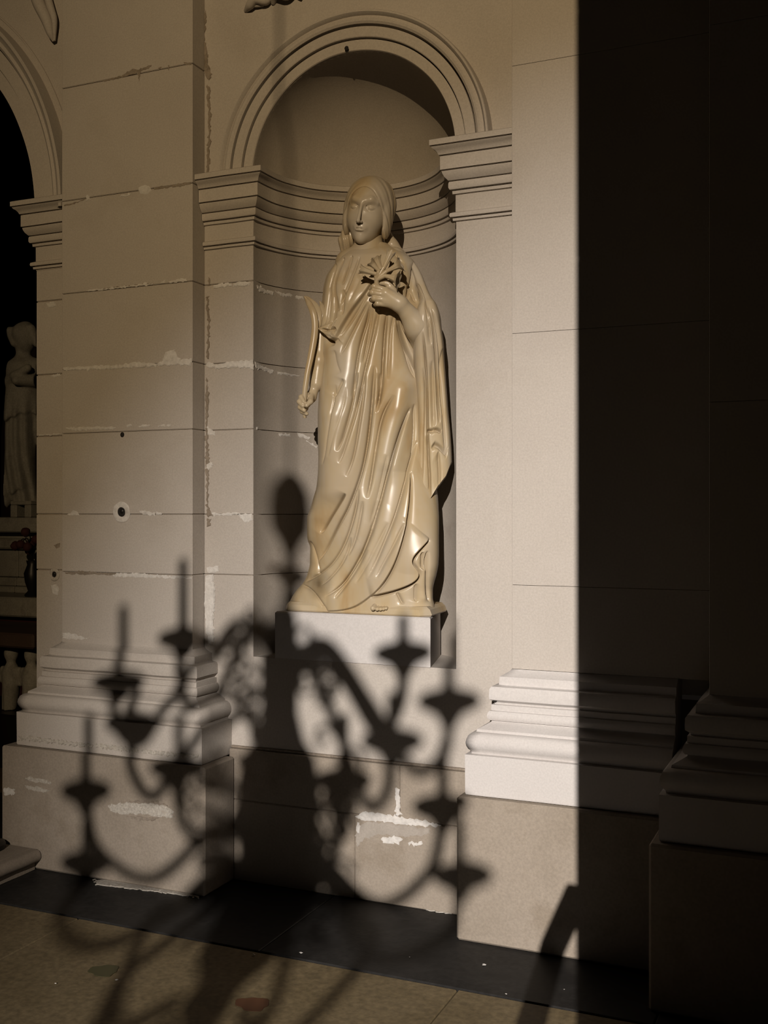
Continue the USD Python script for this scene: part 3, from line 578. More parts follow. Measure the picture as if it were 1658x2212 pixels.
# right sleeve end over the elbow
# ---- palm branch: a long curved blade with a midrib
def blade(mid, wid, thick, n=60, rib=.003, roll=None):
    m = spline(np.array([L(*q) for q in mid]), n); k = np.linspace(0, 1, len(m)); w = np.interp(k, np.linspace(0, 1, len(wid)), wid)
    t = np.gradient(m, axis=0); t /= np.linalg.norm(t, axis=1, keepdims=True); side = np.cross(t, [0, 1.0, 0]); side /= np.linalg.norm(side, axis=1, keepdims=True)
    ro = np.interp(k, np.linspace(0, 1, len(roll)), roll) if roll is not None else np.zeros(len(m))
    side = side * np.cos(ro)[:, None] + np.array([0, -1.0, 0]) * np.sin(ro)[:, None]; nn = np.cross(side, t)
    s = np.linspace(-1, 1, 9); ring = [(a, thick * (1 - .75 * a * a) + rib * math.exp(-(a / .16)**2)) for a in s] + [(a, -thick * (1 - .75 * a * a)) for a in s[::-1]]
    v = np.stack([m + side * (w * a)[:, None] + nn * (b * np.minimum(1, w / w.max() * 2.2))[:, None] for a, b in ring], 1)
    F = grid_faces(len(m), len(ring), True); V = v.reshape(-1, 3); V = np.vstack([V, m[0], m[-1]]); kk = np.arange(len(ring)); n_ = len(m) * len(ring)
    F = np.vstack([F[:, [0, 1, 2]], F[:, [0, 2, 3]], np.c_[np.full(len(ring), n_), (kk + 1) % len(ring), kk], np.c_[np.full(len(ring), n_ + 1), n_ - len(ring) + kk, n_ - len(ring) + (kk + 1) % len(ring)]])
    return TM(toW(V), F)
pal = obj('palm_branch', blade([(658, 903, -.075), (657, 860, -.085), (662, 815, -.085), (671, 770, -.08), (678, 730, -.075), (680, 700, -.07), (676, 675, -.068), (667, 655, -.075), (657, 640, -.085)], [.007, .010, .011, .013, .014, .014, .014, .012, .003], .007), M['marble'], st, smooth=True)
obj('leaf_blade', blade([(684, 730, -.055), (688, 700, -.05), (688, 678, -.052), (680, 660, -.06), (665, 645, -.07), (658, 640, -.08)], [.004, .010, .014, .013, .008, .002], .005), M['marble'], pal, smooth=True)
obj('leaf_blade', blade([(690, 700, -.045), (697, 680, -.042), (695, 662, -.05), (690, 650, -.06)], [.006, .012, .010, .002], .005), M['marble'], pal, smooth=True)
# ---- lilies
def lily(base, tip, r0, r1, curl, open_=1.0, seed=0, bend=0.0):
    a, b = L(*base), L(*tip); t = np.linspace(0, 1, 26); ax = (b - a) / np.linalg.norm(b - a); ln = np.linalg.norm(b - a)
    s1 = np.cross(ax, [0, 1.0, 0]); s1 /= np.linalg.norm(s1); s2 = np.cross(ax, s1); ph = np.arange(36) * 2 * PI / 36
    out = []; T2 = np.concatenate([t, t[::-1]])
    for layer, tt in ((0, t), (1, t[::-1])):
        for q in tt:
            r = r0 + (r1 - r0) * q**1.5 + curl * max(0, q - .72)**1.6 * 6; r = r - (.0024 if layer else 0)
            wave = 1 + .12 * q * np.cos(6 * ph + seed); edge = .05 * ln * q**4 * np.cos(6 * ph + seed) * open_
            c = a + ax * (ln * q) + np.array([0, 0, -1.0]) * bend * q * q
            out.append(c + np.outer(r * wave * np.cos(ph), s1) + np.outer(r * wave * np.sin(ph), s2) + np.outer(edge, ax))
    return TM(toW(np.vstack(out)), grid_faces(len(out), 36, True))
lil = thing('lily_bunch') if False else obj('lily_stems', cat_([TM(toW(tube(spline(np.array([L(816, 622, -.205), L(813, 606, -.215), L(*e)]), 14), [.011 - .0003 * k for k in range(15)][:15] if False else .0085, 10).vertices), tube(spline(np.array([L(816, 622, -.205), L(813, 606, -.215), L(*e)]), 14), .0085, 10).faces) for e in [(811, 589, -.225), (818, 583, -.222), (828, 578, -.218), (834, 586, -.222), (832, 595, -.226)]]), M['marble'], st, smooth=50, kind='stuff')
for args in [((812, 592, -.225), (777, 581, -.232), .008, .015, .006, .9, 0), ((819, 586, -.222), (799, 566, -.232), .007, .014, .010, .8, 1), ((822, 582, -.220), (812, 556, -.222), .008, .017, .006, .7, 2), ((828, 580, -.216), (844, 546, -.205), .008, .015, .004, 1.7, 3), ((833, 587, -.222), (866, 570, -.235), .007, .016, .022, .6, 4), ((831, 596, -.226), (860, 601, -.240), .008, .018, .022, .6, 5, .008)]:
    obj('lily_flower', lily(*args), M['marble'], lil, smooth=45)
# ---- base slab with a foot, and the stone block under it
ZB = 1.136
PLY = 3.925
def slab_pts(ins, z): return [(x, y, z) for x, y in [(-2.17 + ins, PLY + .035 + ins), (-1.56 - ins, PLY + .012 + ins), (-1.525 - ins, PLY + .05), (-1.545 - ins, 4.20), (-1.70, 4.30 - ins), (-2.02, 4.30 - ins), (-2.19 + ins, 4.12), (-2.195 + ins, PLY + .07)]]
obj('base', hullmesh(slab_pts(.004, ZB + .0005) + slab_pts(0, ZB + .006) + slab_pts(.008, ZB + .026) + slab_pts(.022, ZB + .038)), M['marble'], st, smooth=25)
def foot(p):
    d = cap(p, L(846, 1297, -.10), L(820, 1306, -.138), .020, .014)
    for x, y, w, r, ln in [(805, 1314, -.160, .0105, 10), (814, 1316, -.166, .0080, 8), (821, 1316, -.170, .0076, 7), (827.5, 1315.5, -.173, .0070, 7), (833.5, 1314.5, -.175, .0062, 6)]:
        d = smin(d, cap(p, L(x + ln * .8, y - ln, w + .03), L(x, y, w), r * .85, r), .0012)
    return d
obj('foot', met(foot, L(785, 1335, -.215), L(885, 1270, -.05), .0022), M['marble'], st, smooth=True)
blk = thing('statue_plinth', 'plain white stone block under the marble statue on the niche sill', 'plinth')
obj('block', hullmesh([(x + sx * c, y + sy * c, z) for z, c in ((NZ0 + .0005, .0), (ZB - .006, 0), (ZB, .006)) for x, y, sx, sy in ((-2.205, PLY, 1, 1), (-1.512, PLY, -1, 1), (-1.60, 4.27, -1, -1), (-2.13, 4.27, 1, -1))]), M['paint'], blk, smooth=False)
# ------------------------------------------------------------------ the side chapel seen through the arched opening
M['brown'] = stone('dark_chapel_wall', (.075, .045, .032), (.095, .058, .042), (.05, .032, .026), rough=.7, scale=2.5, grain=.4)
M['old'] = stone('grey_old_marble', (.36, .33, .28), (.42, .39, .33), (.28, .25, .21), rough=.7, scale=8, grain=.4, bump=.001)
M['red'] = plain('dark_red_cloth', (.05, .012, .010), .8)
M['iron'] = plain('blackened_iron', (.02, .018, .016), .4, .5, .5)
chw = thing('wall_chapel', kind='structure')
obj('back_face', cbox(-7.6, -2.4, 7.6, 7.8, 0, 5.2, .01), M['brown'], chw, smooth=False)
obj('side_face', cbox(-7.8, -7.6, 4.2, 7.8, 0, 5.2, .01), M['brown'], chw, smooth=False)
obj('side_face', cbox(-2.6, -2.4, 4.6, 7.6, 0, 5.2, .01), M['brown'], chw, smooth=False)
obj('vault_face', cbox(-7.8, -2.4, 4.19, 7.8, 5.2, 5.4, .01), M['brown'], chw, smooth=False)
# an arched frame on the far wall
A_ = np.linspace(0, PI, 40); rows = []
for r, y in ((1.15, 7.6), (1.15, 7.5), (1.2, 7.46), (1.32, 7.46), (1.36, 7.5), (1.36, 7.6)): rows.append(np.stack([-6.6 + r * np.cos(A_), 0 * A_ + y, 2.15 + r * np.sin(A_)], -1))
obj('niche_frame', TM(np.vstack(rows), grid_faces(6, 40)), M['iron'], chw, smooth=40)
YA = 6.0
def P6(px, py, y=YA): return at(px, py, y)
def zpx(py, y=YA, px=40): return at(px, py, y)[2]
xl_, xr_ = P6(-150, 1200)[0], P6(78, 1200)[0] + .35
alt = thing('altar', 'grey stone altar with a projecting top slab and stepped mouldings in the dim chapel', 'altar')
zs = [zpx(v) for v in (1118, 1150, 1165, 1187, 1275, 1283, 1324)]
obj('top_slab', cbox(xl_, xr_, YA - .02, YA + .75, zs[1], zs[0], .01), M['old'], alt, smooth=False)
obj('moulding', cbox(xl_, P6(57, 1175)[0], YA + .04, YA + .75, zs[3], zs[2], .012), M['old'], alt, smooth=False)
obj('neck', cbox(xl_, xr_, YA + .10, YA + .74, zs[2], zs[1] - .0005, .004), M['old'], alt, smooth=False)
for x0, x1 in ((xl_, P6(17, 1230)[0]), (P6(17.8, 1230)[0], P6(62, 1230)[0])):
    for z0, z1, dy in ((zs[5], zs[4] + .02, .06), (zs[4] + .022, P6(40, 1250)[2], .08), (P6(40, 1249)[2], zs[3] - .0005, .10)):
        obj('front_panel', cbox(x0, x1, YA + dy, YA + .74, z0, z1, .006), M['old'], alt, smooth=False)
obj('mensa', cbox(xl_, xr_, YA - .25, YA + .75, zs[6], zs[5] - .0005, .012), M['old'], alt, smooth=False)
obj('base_block', cbox(xl_, xr_, YA - .12, YA + .7, 0, zs[6] - .0005, .01), M['red'], alt, smooth=False)
# the old statue on the altar
DS2 = at(44, 900, YA + .2) @ Fv
def L2(px, py, w=0.0): d = DS2 + w; return np.array([(px - CX) * d / FPX, w, EYE + (CY - py) * d / FPX])
def W2(p): p = np.asarray(p, float); return Rv * p[..., 0:1] + Fv * (DS2 + p[..., 1:2]) + np.array([0, 0, 1.0]) * p[..., 2:3]
def robed(p):
    s = .22
    d = ell(p, L2(56, 728), (.085, .10, .115)); d = smin(d, ell(p, L2(43, 722, -.02), (.05, .09, .07)), .03)            # veiled bowed head
    d = smin(d, cap(p, L2(48, 752), L2(50, 782), .045, .05), .04)
    d = smin(d, cap(p, L2(32, 800), L2(78, 796), .075), .06); d = smin(d, cap(p, L2(52, 815), L2(50, 868), .125, .105), .06)
    d = smin(d, cap(p, L2(20, 806), L2(6, 836, -.02), .052, .046), .03); d = smin(d, cap(p, L2(6, 836, -.02), L2(34, 812, -.14), .045, .034), .03)
    d = smin(d, cap(p, L2(34, 812, -.14), L2(60, 795, -.16), .034, .03), .02); d = smin(d, cap(p, L2(78, 822, -.08), L2(36, 822, -.17), .05, .035), .02)
    d = smin(d, cap(p, L2(46, 890), L2(40, 1000), .135, .125), .08); d = smin(d, cap(p, L2(40, 1000), L2(52, 1078), .115, .10), .05); d = smin(d, ell(p, L2(22, 1030), (.05, .07, .13)), .05)
    over = smax(cap(p, L2(50, 838), L2(44, 905), .128, .158), p[:, 2] - 9, .001); over = smax(over, (L2(0, 905)[2] + .035 * np.sin(p[:, 0] * 14) - p[:, 2]), .012); d = smin(d, over, .012)
    skirt = cap(p, L2(44, 930), L2(36, 1062), .130, .132); skirt = smax(skirt, L2(0, 1058)[2] + .03 * np.sin(p[:, 0] * 17 + 1) - p[:, 2], .012); d = smin(d, skirt, .015)
    d = smin(d, cap(p, L2(24, 985, -.10), L2(18, 1085, -.09), .045, .03), .03)
    d = smin(d, cap(p, L2(22, 716, -.04), L2(30, 742, -.05), .035, .025), .02); d = smin(d, cap(p, L2(66, 712, -.06), L2(80, 742, -.05), .04, .03), .02); d = smax(d, -cap(p, L2(50, 735, -.13), L2(50, 752, -.11), .022), .03)
    a = p[:, 0] * 95 + 1.2 * np.sin(p[:, 2] * 7) + 6 * p[:, 2]; d = d + .011 * np.sin(a) * np.clip((L2(0, 850)[2] - p[:, 2]) * 5, 0, 1)
    d = smax(d, -cap(p, L2(44, 858, -.15), L2(58, 905, -.17), .006), .01); d = smax(d, -cap(p, L2(38, 945, -.16), L2(76, 1020, -.14), .02), .012)
    return d
ost = thing('chapel_statue', 'weathered grey stone statue of a veiled figure with crossed arms on the chapel altar', 'statue')
mm = surfnet(robed, L2(-14, 1112, -.30), L2(112, 690, .26), .011); obj('figure', TM(W2(mm.vertices), mm.faces), M['old'], ost, smooth=True)
z0 = zs[0]
b0, b1 = at(30, 1100, YA + .1)[0], at(72, 1100, YA + .1)[0]
for x in (b0, b1 - .05): obj('base_foot', cbox(x, x + .06, YA + .06, YA + .36, z0 + .0005, z0 + .09, .006), M['old'], ost, smooth=False)
obj('base_slab', cbox(b0, b1 + .01, YA + .06, YA + .36, z0 + .0905, z0 + .12, .006), M['old'], ost, smooth=False)
# flower vase on the altar side, in the dark
vs = thing('flower_vase', 'dark vase of dried flowers on the altar ledge', 'vase')
vc = P6(70, 1275, YA - .14); zv = zs[5]
obj('vase', lathe([(0, .0008), (.05, .0008), (.055, .012), (.03, .04), (.05, .10), (.058, .16), (.035, .22), (.042, .25), (.036, .25), (.0, .24)], 18, (vc[0], vc[1], zv)), M['iron'], vs, smooth=40)
rv = np.random.default_rng(8)
for k in range(9):
    e = np.array([rv.normal(0, .06), rv.normal(0, .04), rv.uniform(.30, .46)]); b_ = np.array([vc[0], vc[1], zv + .22])
    stt = obj('stem', tube(spline([b_, b_ + e * [.4, .4, .5] , np.array([vc[0], vc[1], zv]) + e], 8), .004, 5), M['iron'], vs)
    fl = trimesh.creation.icosphere(2, .032); fl.vertices *= 1 + .25 * (meshkit.noise(np.array(fl.vertices) * 60, k)[:, None] - .5); fl.apply_translation(np.array([vc[0], vc[1], zv]) + e); obj('flower_head', fl, M['red'], stt, smooth=40)
# low altar table carried by small carved figures, nearer to the opening
YT = 5.05
def P5(px, py): return at(px, py, YT)
tb = thing('credence_table', 'low stone table with a dark sloping top carried on small carved figures', 'table')
zt1, zt0 = at(40, 1366, YT)[2], at(40, 1398, YT)[2]
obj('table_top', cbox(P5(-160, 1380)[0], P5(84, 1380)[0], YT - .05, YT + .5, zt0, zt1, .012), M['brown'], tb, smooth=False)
zb0 = at(40, 1545, YT)[2]
obj('plinth', cbox(P5(-160, 1380)[0], P5(84, 1380)[0], YT - .02, YT + .5, .001, zb0, .012), M['iron'], tb, smooth=False)
def statuette(cx):
    s = (zt0 - zb0) / 150.0; c = P5(cx, 1545); o = np.array([c[0], YT + .12, zb0])
    def q(x, y, w=0): return o + np.array([x * s, w * s, (150 - y) * s])
    def f(p):
        d = ell(p, q(0, 22), (16 * s, 16 * s, 20 * s)); d = smin(d, cap(p, q(0, 36), q(0, 52), 9 * s, 11 * s), 6 * s); d = smin(d, ell(p, q(0, 70), (24 * s, 17 * s, 26 * s)), 8 * s)
        d = smin(d, cap(p, q(24, 58), q(27, 88), 7 * s), 5 * s); d = smin(d, cap(p, q(-24, 58), q(-26, 84), 7 * s), 5 * s)
        d = smin(d, cap(p, q(0, 90), q(-6, 148), 20 * s, 15 * s), 8 * s); d = smin(d, cap(p, q(-4, 145), q(2, 6), 7 * s), 4 * s)
        return d + .0035 * np.sin((p[:, 0] - o[0]) * 150) * np.clip((q(0, 84)[2] - p[:, 2]) * 12, 0, 1)
    m = surfnet(f, q(-42, 152, -30), q(42, -2, 30), .008); return m
for cx in (38, 80, -6): obj('carved_support', statuette(cx), M['old'], tb, smooth=True)
# iron candlestick at the very edge
cs = thing('candlestick', 'tall black iron candlestick at the edge of the chapel opening', 'candlestick')
c = onfloor(2, 1872); pr = [(0, .0006), (.11, .0006), (.11, .02), (.05, .05), (.025, .12), (.03, .3), (.018, .34), (.03, .38), (.016, .45), (.016, .7), (.032, .74), (.014, .8), (.014, 1.02), (.05, 1.06), (.055, 1.075), (.02, 1.08), (.018, 1.10), (0, 1.10)]
obj('stand', lathe(pr, 18, (c[0] - .05, 3.70 - .14, .0935)), M['iron'], cs, smooth=40)
# ------------------------------------------------------------------ wear: mortar smears, chips, cracks, bolts
def patch(parent, pts, Y, thick=.003, m='mortar', seed=0, amp=.0022, name='mortar_patch', step=.009):
    return obj(name, poly_plate([xz(a, b, Y) for a, b in pts], Y + .0006, thick, seed, amp, step), M[m], parent, smooth=False)
M['crumb'] = stone('crumbled_plaster', (.50, .45, .38), (.58, .53, .46), (.36, .30, .23), rough=.95, scale=30, grain=.6, fine=120, bump=.003)
PL = [([(137, 794), (200, 791), (262, 788), (300, 782), (340, 786), (352, 778), (358, 762), (378, 755), (384, 770), (392, 775), (414, 775), (414, 790), (385, 788), (330, 792), (250, 797), (180, 799), (138, 800)], .004),
      ([(185, 627), (240, 621), (300, 614), (330, 612), (330, 615), (270, 621), (190, 630)], .0025), ([(304, 612), (318, 610), (316, 615), (305, 616)], .003), ([(345, 609), (357, 607), (356, 611), (346, 612)], .003), ([(366, 608), (385, 604), (402, 601), (402, 606), (384, 610), (368, 611)], .003),
      ([(140, 924), (180, 922), (215, 921), (252, 923), (245, 927), (200, 928), (170, 931), (142, 927)], .003), ([(272, 919), (283, 917), (289, 920), (280, 923), (274, 922)], .003), ([(298, 920), (312, 917), (326, 918), (318, 922), (302, 923)], .003), ([(342, 919), (355, 918), (356, 922), (343, 922)], .003), ([(361, 918), (368, 917), (368, 921), (362, 921)], .003),
      ([(302, 1103), (320, 1104), (336, 1107), (335, 1113), (315, 1113), (304, 1109)], .003), ([(338, 1106), (350, 1107), (348, 1112), (338, 1112)], .003), ([(145, 1112), (160, 1102), (168, 1108), (172, 1113)], .0025), ([(184, 420), (190, 422), (196, 432), (186, 433)], .003), ([(256, 423), (284, 418), (280, 423), (258, 425)], .003), ([(100, 1366), (160, 1370), (190, 1378), (170, 1382), (120, 1379), (101, 1375)], .0015),
      ([(230, 1240), (280, 1237), (340, 1242), (414, 1247), (414, 1250), (340, 1248), (250, 1246)], .002)]
for k, (pts, th) in enumerate(PL):
    Yq = YP
    if min(a for a, b in pts) < 125: pts = [(max(a, 136), b) for a, b in pts]
    patch(left, pts, Yq, th, 'mortar', k)
for k, (pts, m) in enumerate([([(215, 178), (240, 169), (262, 164), (276, 155), (286, 149), (300, 150), (327, 140), (327, 144), (304, 155), (300, 176), (296, 158), (264, 168), (240, 173)], 'joint'), ([(341, 146), (349, 144), (349, 148), (342, 149)], 'joint'), ([(363, 140), (366, 140), (365, 152), (363, 150)], 'joint'), ([(394, 133), (407, 137), (413, 135), (413, 140), (400, 141)], 'joint'),
        ([(138, 443), (170, 435), (186, 427), (186, 430), (160, 441), (139, 446)], 'joint'), ([(330, 405), (370, 400), (412, 393), (412, 398), (385, 403), (332, 410)], 'joint'), ([(140, 1236), (180, 1233), (230, 1238), (300, 1241), (300, 1244), (200, 1241), (141, 1240)], 'joint'), ([(188, 627), (250, 619), (330, 611), (330, 613), (250, 622), (190, 629)], 'joint')]):
    patch(left, pts, YP - .0006, .0012, m, 60 + k, .0015, 'crack')
def ring(parent, px, py, Y, r, name, m='lime', hole=.45, thick=.006):
    x, y, z = at(px, py, Y); R_ = r * FPX**-1 * 4.6
    g = lathe([(R_, -.0005), (R_, thick * .5), (R_ * .9, thick), (R_ * (hole + .12), thick), (R_ * hole, thick * .6), (R_ * hole, -.0005)], 28); v = np.array(g.vertices); v = wob(v, .002, 40, int(px))
    o = obj(name, TM(np.c_[x + v[:, 0], y + .0006 - np.maximum(v[:, 2], -.0005), z + v[:, 1]], g.faces), M[m], parent, smooth=30)
    h = trimesh.creation.icosphere(2, R_ * hole * 1.02); h.vertices *= [1, .25, 1]; h.apply_translation([x, y, z]); obj('socket', h, M['dark'], o, smooth=True)
    b = trimesh.creation.icosphere(2, R_ * hole * .55); b.vertices *= [1, .5, 1]; b.apply_translation([x + R_ * .06, y - .004, z + R_ * .08]); obj('bolt', b, M['iron'], o, smooth=True)
ring(left, 263, 1106, YP, 23, 'bolt_plate', 'mortar'); ring(wall, 118, 1241, W0, 15, 'bolt_plate', 'crumb')
patch(wall, [(110, 1264), (122, 1262), (128, 1272), (125, 1285), (115, 1283)], W0, .003, 'mortar', 31, .001)
def dot(parent, px, py, Y, r, m='dark', name='drill_hole'):
    h = trimesh.creation.icosphere(2, r); h.vertices *= [1, .2, 1.1]; h.apply_translation(at(px, py, Y)); obj(name, h, M[m], parent, smooth=True)
dot(left, 264, 939, YP, .0105); dot(left, 191, 428, YP, .006); dot(right, 1068, 1510, YP - .06, .011); dot(right, 1057, 1547, YP - .07, .005)
patch(left, [(300, 405), (312, 399), (324, 404), (327, 412), (318, 420), (305, 419), (299, 412)], YP, .0015, 'mortar', 41, .001)
for k, (pts, th) in enumerate([([(446, 782), (470, 787), (500, 781), (547, 778), (547, 798), (540, 795), (500, 794), (470, 797), (447, 793)], .005), ([(461, 617), (480, 612), (500, 611), (500, 617), (478, 622), (462, 622)], .004), ([(503, 613), (520, 607), (540, 609), (540, 617), (520, 619), (504, 619)], .004), ([(447, 1103), (475, 1110), (510, 1106), (520, 1110), (500, 1113), (460, 1113)], .003), ([(515, 1112), (545, 1108), (545, 1125), (531, 1129), (520, 1120)], .003),
        ([(444, 1243), (462, 1240), (465, 1290), (461, 1340), (463, 1385), (452, 1390), (446, 1370), (442, 1300)], .006), ([(447, 1002), (459, 998), (460, 1008), (450, 1014), (446, 1010)], .004), ([(446, 920), (465, 934), (464, 940), (448, 938)], .003), ([(447, 1226), (470, 1222), (472, 1234), (448, 1238)], .003)]):
    patch(wall, pts, W0, th, 'mortar', 80 + k)
for k, pts in enumerate([[(443, 180), (447, 260), (444, 340), (441, 390), (447, 392), (450, 330), (452, 250), (449, 190)], [(442, 640), (446, 700), (443, 775), (448, 775), (450, 700), (447, 640)], [(442, 800), (447, 850), (446, 930), (449, 990), (446, 1095), (443, 1100), (441, 930)], [(441, 0), (443, 45), (438, 80), (444, 110), (447, 140), (453, 160), (451, 172), (443, 170), (438, 150), (430, 140)], [(443, 560), (447, 620), (450, 612), (446, 560)], [(446, 1095), (455, 1112), (448, 1116), (443, 1106)], [(443, 1120), (452, 1120), (451, 1135), (445, 1138)]]):
    patch(wall, [(a + 3, b) for a, b in pts], W0 - .0005, .003, 'joint', 100 + k, .003, 'ragged_joint')
patch(wall, [(100, 655), (118, 652), (122, 662), (105, 664)], W0, .003, 'mortar', 120); patch(wall, [(108, 811), (131, 806), (132, 811), (118, 815)], W0, .003, 'mortar', 121); patch(wall, [(85, 939), (132, 936), (132, 939), (86, 941)], W0, .002, 'mortar', 122)
patch(wall, [(116, 1178), (130, 1172), (128, 1182), (122, 1186)], W0, .002, 'joint', 123, .001, 'chip')
# smears on the curved niche wall
def cyl(px, py):
    o = np.array([0, 0, EYE]); d = Fv + Rv * (px - CX) / FPX + np.array([0, 0, 1.0]) * (CY - py) / FPX; oc = o[:2] - [NX, W0]
    a, b, c = d[:2] @ d[:2], 2 * oc @ d[:2], oc @ oc - NR**2; t = (-b + math.sqrt(b * b - 4 * a * c)) / (2 * a); p = o + t * d
    return math.atan2(p[1] - W0, p[0] - NX) * NR, p[2]
def npatch(pts, thick, m, seed, amp=.002, name='mortar_patch'):
    g = poly_plate([cyl(a, b) for a, b in pts], 0, thick, seed, amp, .008); v = np.array(g.vertices); an = v[:, 0] / NR; r = NR + .0006 + v[:, 1]
    obj(name, TM(np.c_[NX + r * np.cos(an), W0 + .003 + r * np.sin(an), v[:, 2]], np.array(g.faces)[:, ::-1]), M[m], wall, smooth=False)
for k, pts in enumerate([[(552, 618), (562, 616), (572, 626), (590, 630), (588, 638), (575, 634), (560, 630)], [(592, 628), (612, 633), (630, 636), (628, 641), (605, 639)], [(636, 638), (655, 640), (654, 645), (638, 645)], [(549, 782), (560, 788), (575, 795), (590, 800), (588, 808), (575, 802), (552, 795)], [(596, 803), (620, 806), (645, 810), (644, 813), (618, 810), (598, 808)], [(552, 922), (556, 921), (556, 928), (552, 928)], [(640, 934), (655, 937), (672, 945), (664, 950), (645, 944)], [(600, 936), (625, 937), (624, 942), (602, 941)], [(660, 950), (676, 958), (686, 964), (684, 970), (670, 962)]]):
    npatch(pts, .0035, 'mortar', 140 + k)
# crumbling edge under the base slab, flaking plinths and dado
for k, pts in enumerate([[(38, 1588), (80, 1592), (140, 1600), (200, 1608), (200, 1616), (120, 1606), (40, 1598)], [(205, 1606), (260, 1612), (300, 1616), (300, 1626), (240, 1619), (206, 1615)], [(305, 1618), (370, 1624), (430, 1630), (430, 1640), (350, 1632), (306, 1626)]]):
    patch(left, pts, YS, .006, 'crumb', 160 + k, .003, 'crumbled_edge')
for k, (pts, m) in enumerate([([(8, 1702), (32, 1704), (30, 1716), (10, 1720)], 'mortar'), ([(56, 1678), (90, 1682), (112, 1690), (110, 1695), (80, 1690), (57, 1684)], 'crumb'), ([(54, 1697), (85, 1700), (110, 1708), (95, 1711), (60, 1705)], 'crumb'), ([(232, 1740), (270, 1734), (320, 1732), (360, 1742), (376, 1752), (372, 1766), (340, 1764), (300, 1758), (262, 1760), (240, 1752)], 'crumb'), ([(262, 1733), (300, 1730), (340, 1731), (364, 1740), (330, 1737), (290, 1736)], 'joint'), ([(268, 1762), (300, 1764), (344, 1766), (330, 1772), (290, 1770)], 'joint')]):
    patch(left, pts, YPL, .003 if m != 'joint' else .0042, m, 180 + k, .0025, 'flake')
for k, pts in enumerate([[(855, 1700), (862, 1706), (865, 1758), (858, 1764), (853, 1750)], [(766, 1764), (790, 1752), (830, 1758), (870, 1766), (930, 1776), (960, 1786), (900, 1784), (840, 1776), (790, 1774)], [(820, 1812), (850, 1806), (872, 1812), (860, 1822), (830, 1822)], [(882, 1820), (912, 1819), (905, 1826), (884, 1826)], [(770, 1776), (782, 1786), (776, 1800), (768, 1796)]]):
    patch(wall, pts, W1, .004, 'mortar', 200 + k, .003)
patch(wall, [(778, 1784), (800, 1774), (850, 1780), (925, 1790), (930, 1800), (880, 1808), (820, 1802), (785, 1812), (770, 1830), (768, 1805)], W1, .0025, 'lime2', 210, .003, 'flake')
# plaster crumbs along the foot of the wall and specks on the slate
rw = np.random.default_rng(21)
def crumbs(parent, a, b, n, smin_, smax_, spread, m='crumb'):
    for k in range(n):
        t = rw.random(); px, py = a[0] + (b[0] - a[0]) * t, a[1] + (b[1] - a[1]) * t + rw.uniform(0, spread); p = onfloor(px, py); s_ = rw.uniform(smin_, smax_)
        pts = rw.normal(0, 1, (14, 3)) * [1, .8, .45]; pts /= np.linalg.norm(pts, axis=1, keepdims=True) / rw.uniform(.7, 1.1, (14, 1)); pts = pts * [s_, s_ * .8, s_ * .5]; pts[:, 2] += -pts[:, 2].min() + .0003
        g = hullmesh(pts + [p[0], p[1], 0]); yield g
fillets = [([(795, 1909), (840, 1918), (890, 1930), (935, 1946), (975, 1968), (975, 1976), (920, 1966), (860, 1948), (800, 1930)], .5), ([(205, 1902), (250, 1904), (330, 1914), (430, 1932), (430, 1940), (330, 1926), (260, 1918), (208, 1912)], .5)]
for k, (pts, _) in enumerate(fillets):
    F2 = [onfloor(*q)[:2] for q in pts]; r = np.random.default_rng(k); Pn = dens(F2 + [F2[0]], .012)[:-1]; Pn = Pn + r.normal(0, .004, Pn.shape); g = Polygon(Pn).buffer(0); g = g if g.geom_type == 'Polygon' else max(g.geoms, key=lambda q: q.area)
    lo = trimesh.creation.extrude_polygon(g, .004, engine='earcut'); lo.apply_translation([0, 0, .0002]); obj('plaster_spill', lo, M['crumb'], floor, smooth=False)
tag(obj('plaster_crumbs', cat_(list(crumbs(None, (790, 1906), (975, 1966), 40, .003, .013, 8)) + list(crumbs(None, (200, 1900), (435, 1936), 26, .003, .008, 8))), M['crumb'], None, smooth=False), 'pale crumbs of fallen plaster strewn along the foot of the wall', 'rubble', kind='stuff')
for px, py, r_, lab in [(650, 2060, .008, 'white plaster fleck on the slate border below the statue'), (548, 2063, .007, 'flat white fleck at the joint between slate border and ochre slab'), (1045, 2086, .009, 'largest white fleck, on the slate in front of the tan plinth'), (1093, 2148, .004, 'tiny white speck on the outer edge of the slate border'), (884, 2068, .003, 'faint speck in the middle of the slate border'), (252, 2118, .007, 'pale fleck on the ochre paving beside the olive stain'), (1218, 2138, .003, 'speck on the strip of slate next to the shadow edge'), (120, 2125, .004, 'small pale speck alone on the ochre paving near the altar step')]:
    p = onfloor(px, py); q_ = rw.normal(0, 1, (12, 3)); q_ /= np.linalg.norm(q_, axis=1, keepdims=True); q_ = q_ * [r_, r_ * .7, r_ * .35]; q_[:, 2] += r_ * .35 + .0004
    tag(obj('plaster_fleck', hullmesh(q_ + [p[0], p[1], 0]), M['mortar'], None, smooth=False), lab, 'fleck', 'white flecks scattered on the paving')
M['stain'] = plain('rust_brown_stain', (.085, .035, .015), .5)
M['stain2'] = plain('green_brown_stain', (.055, .05, .02), .5)
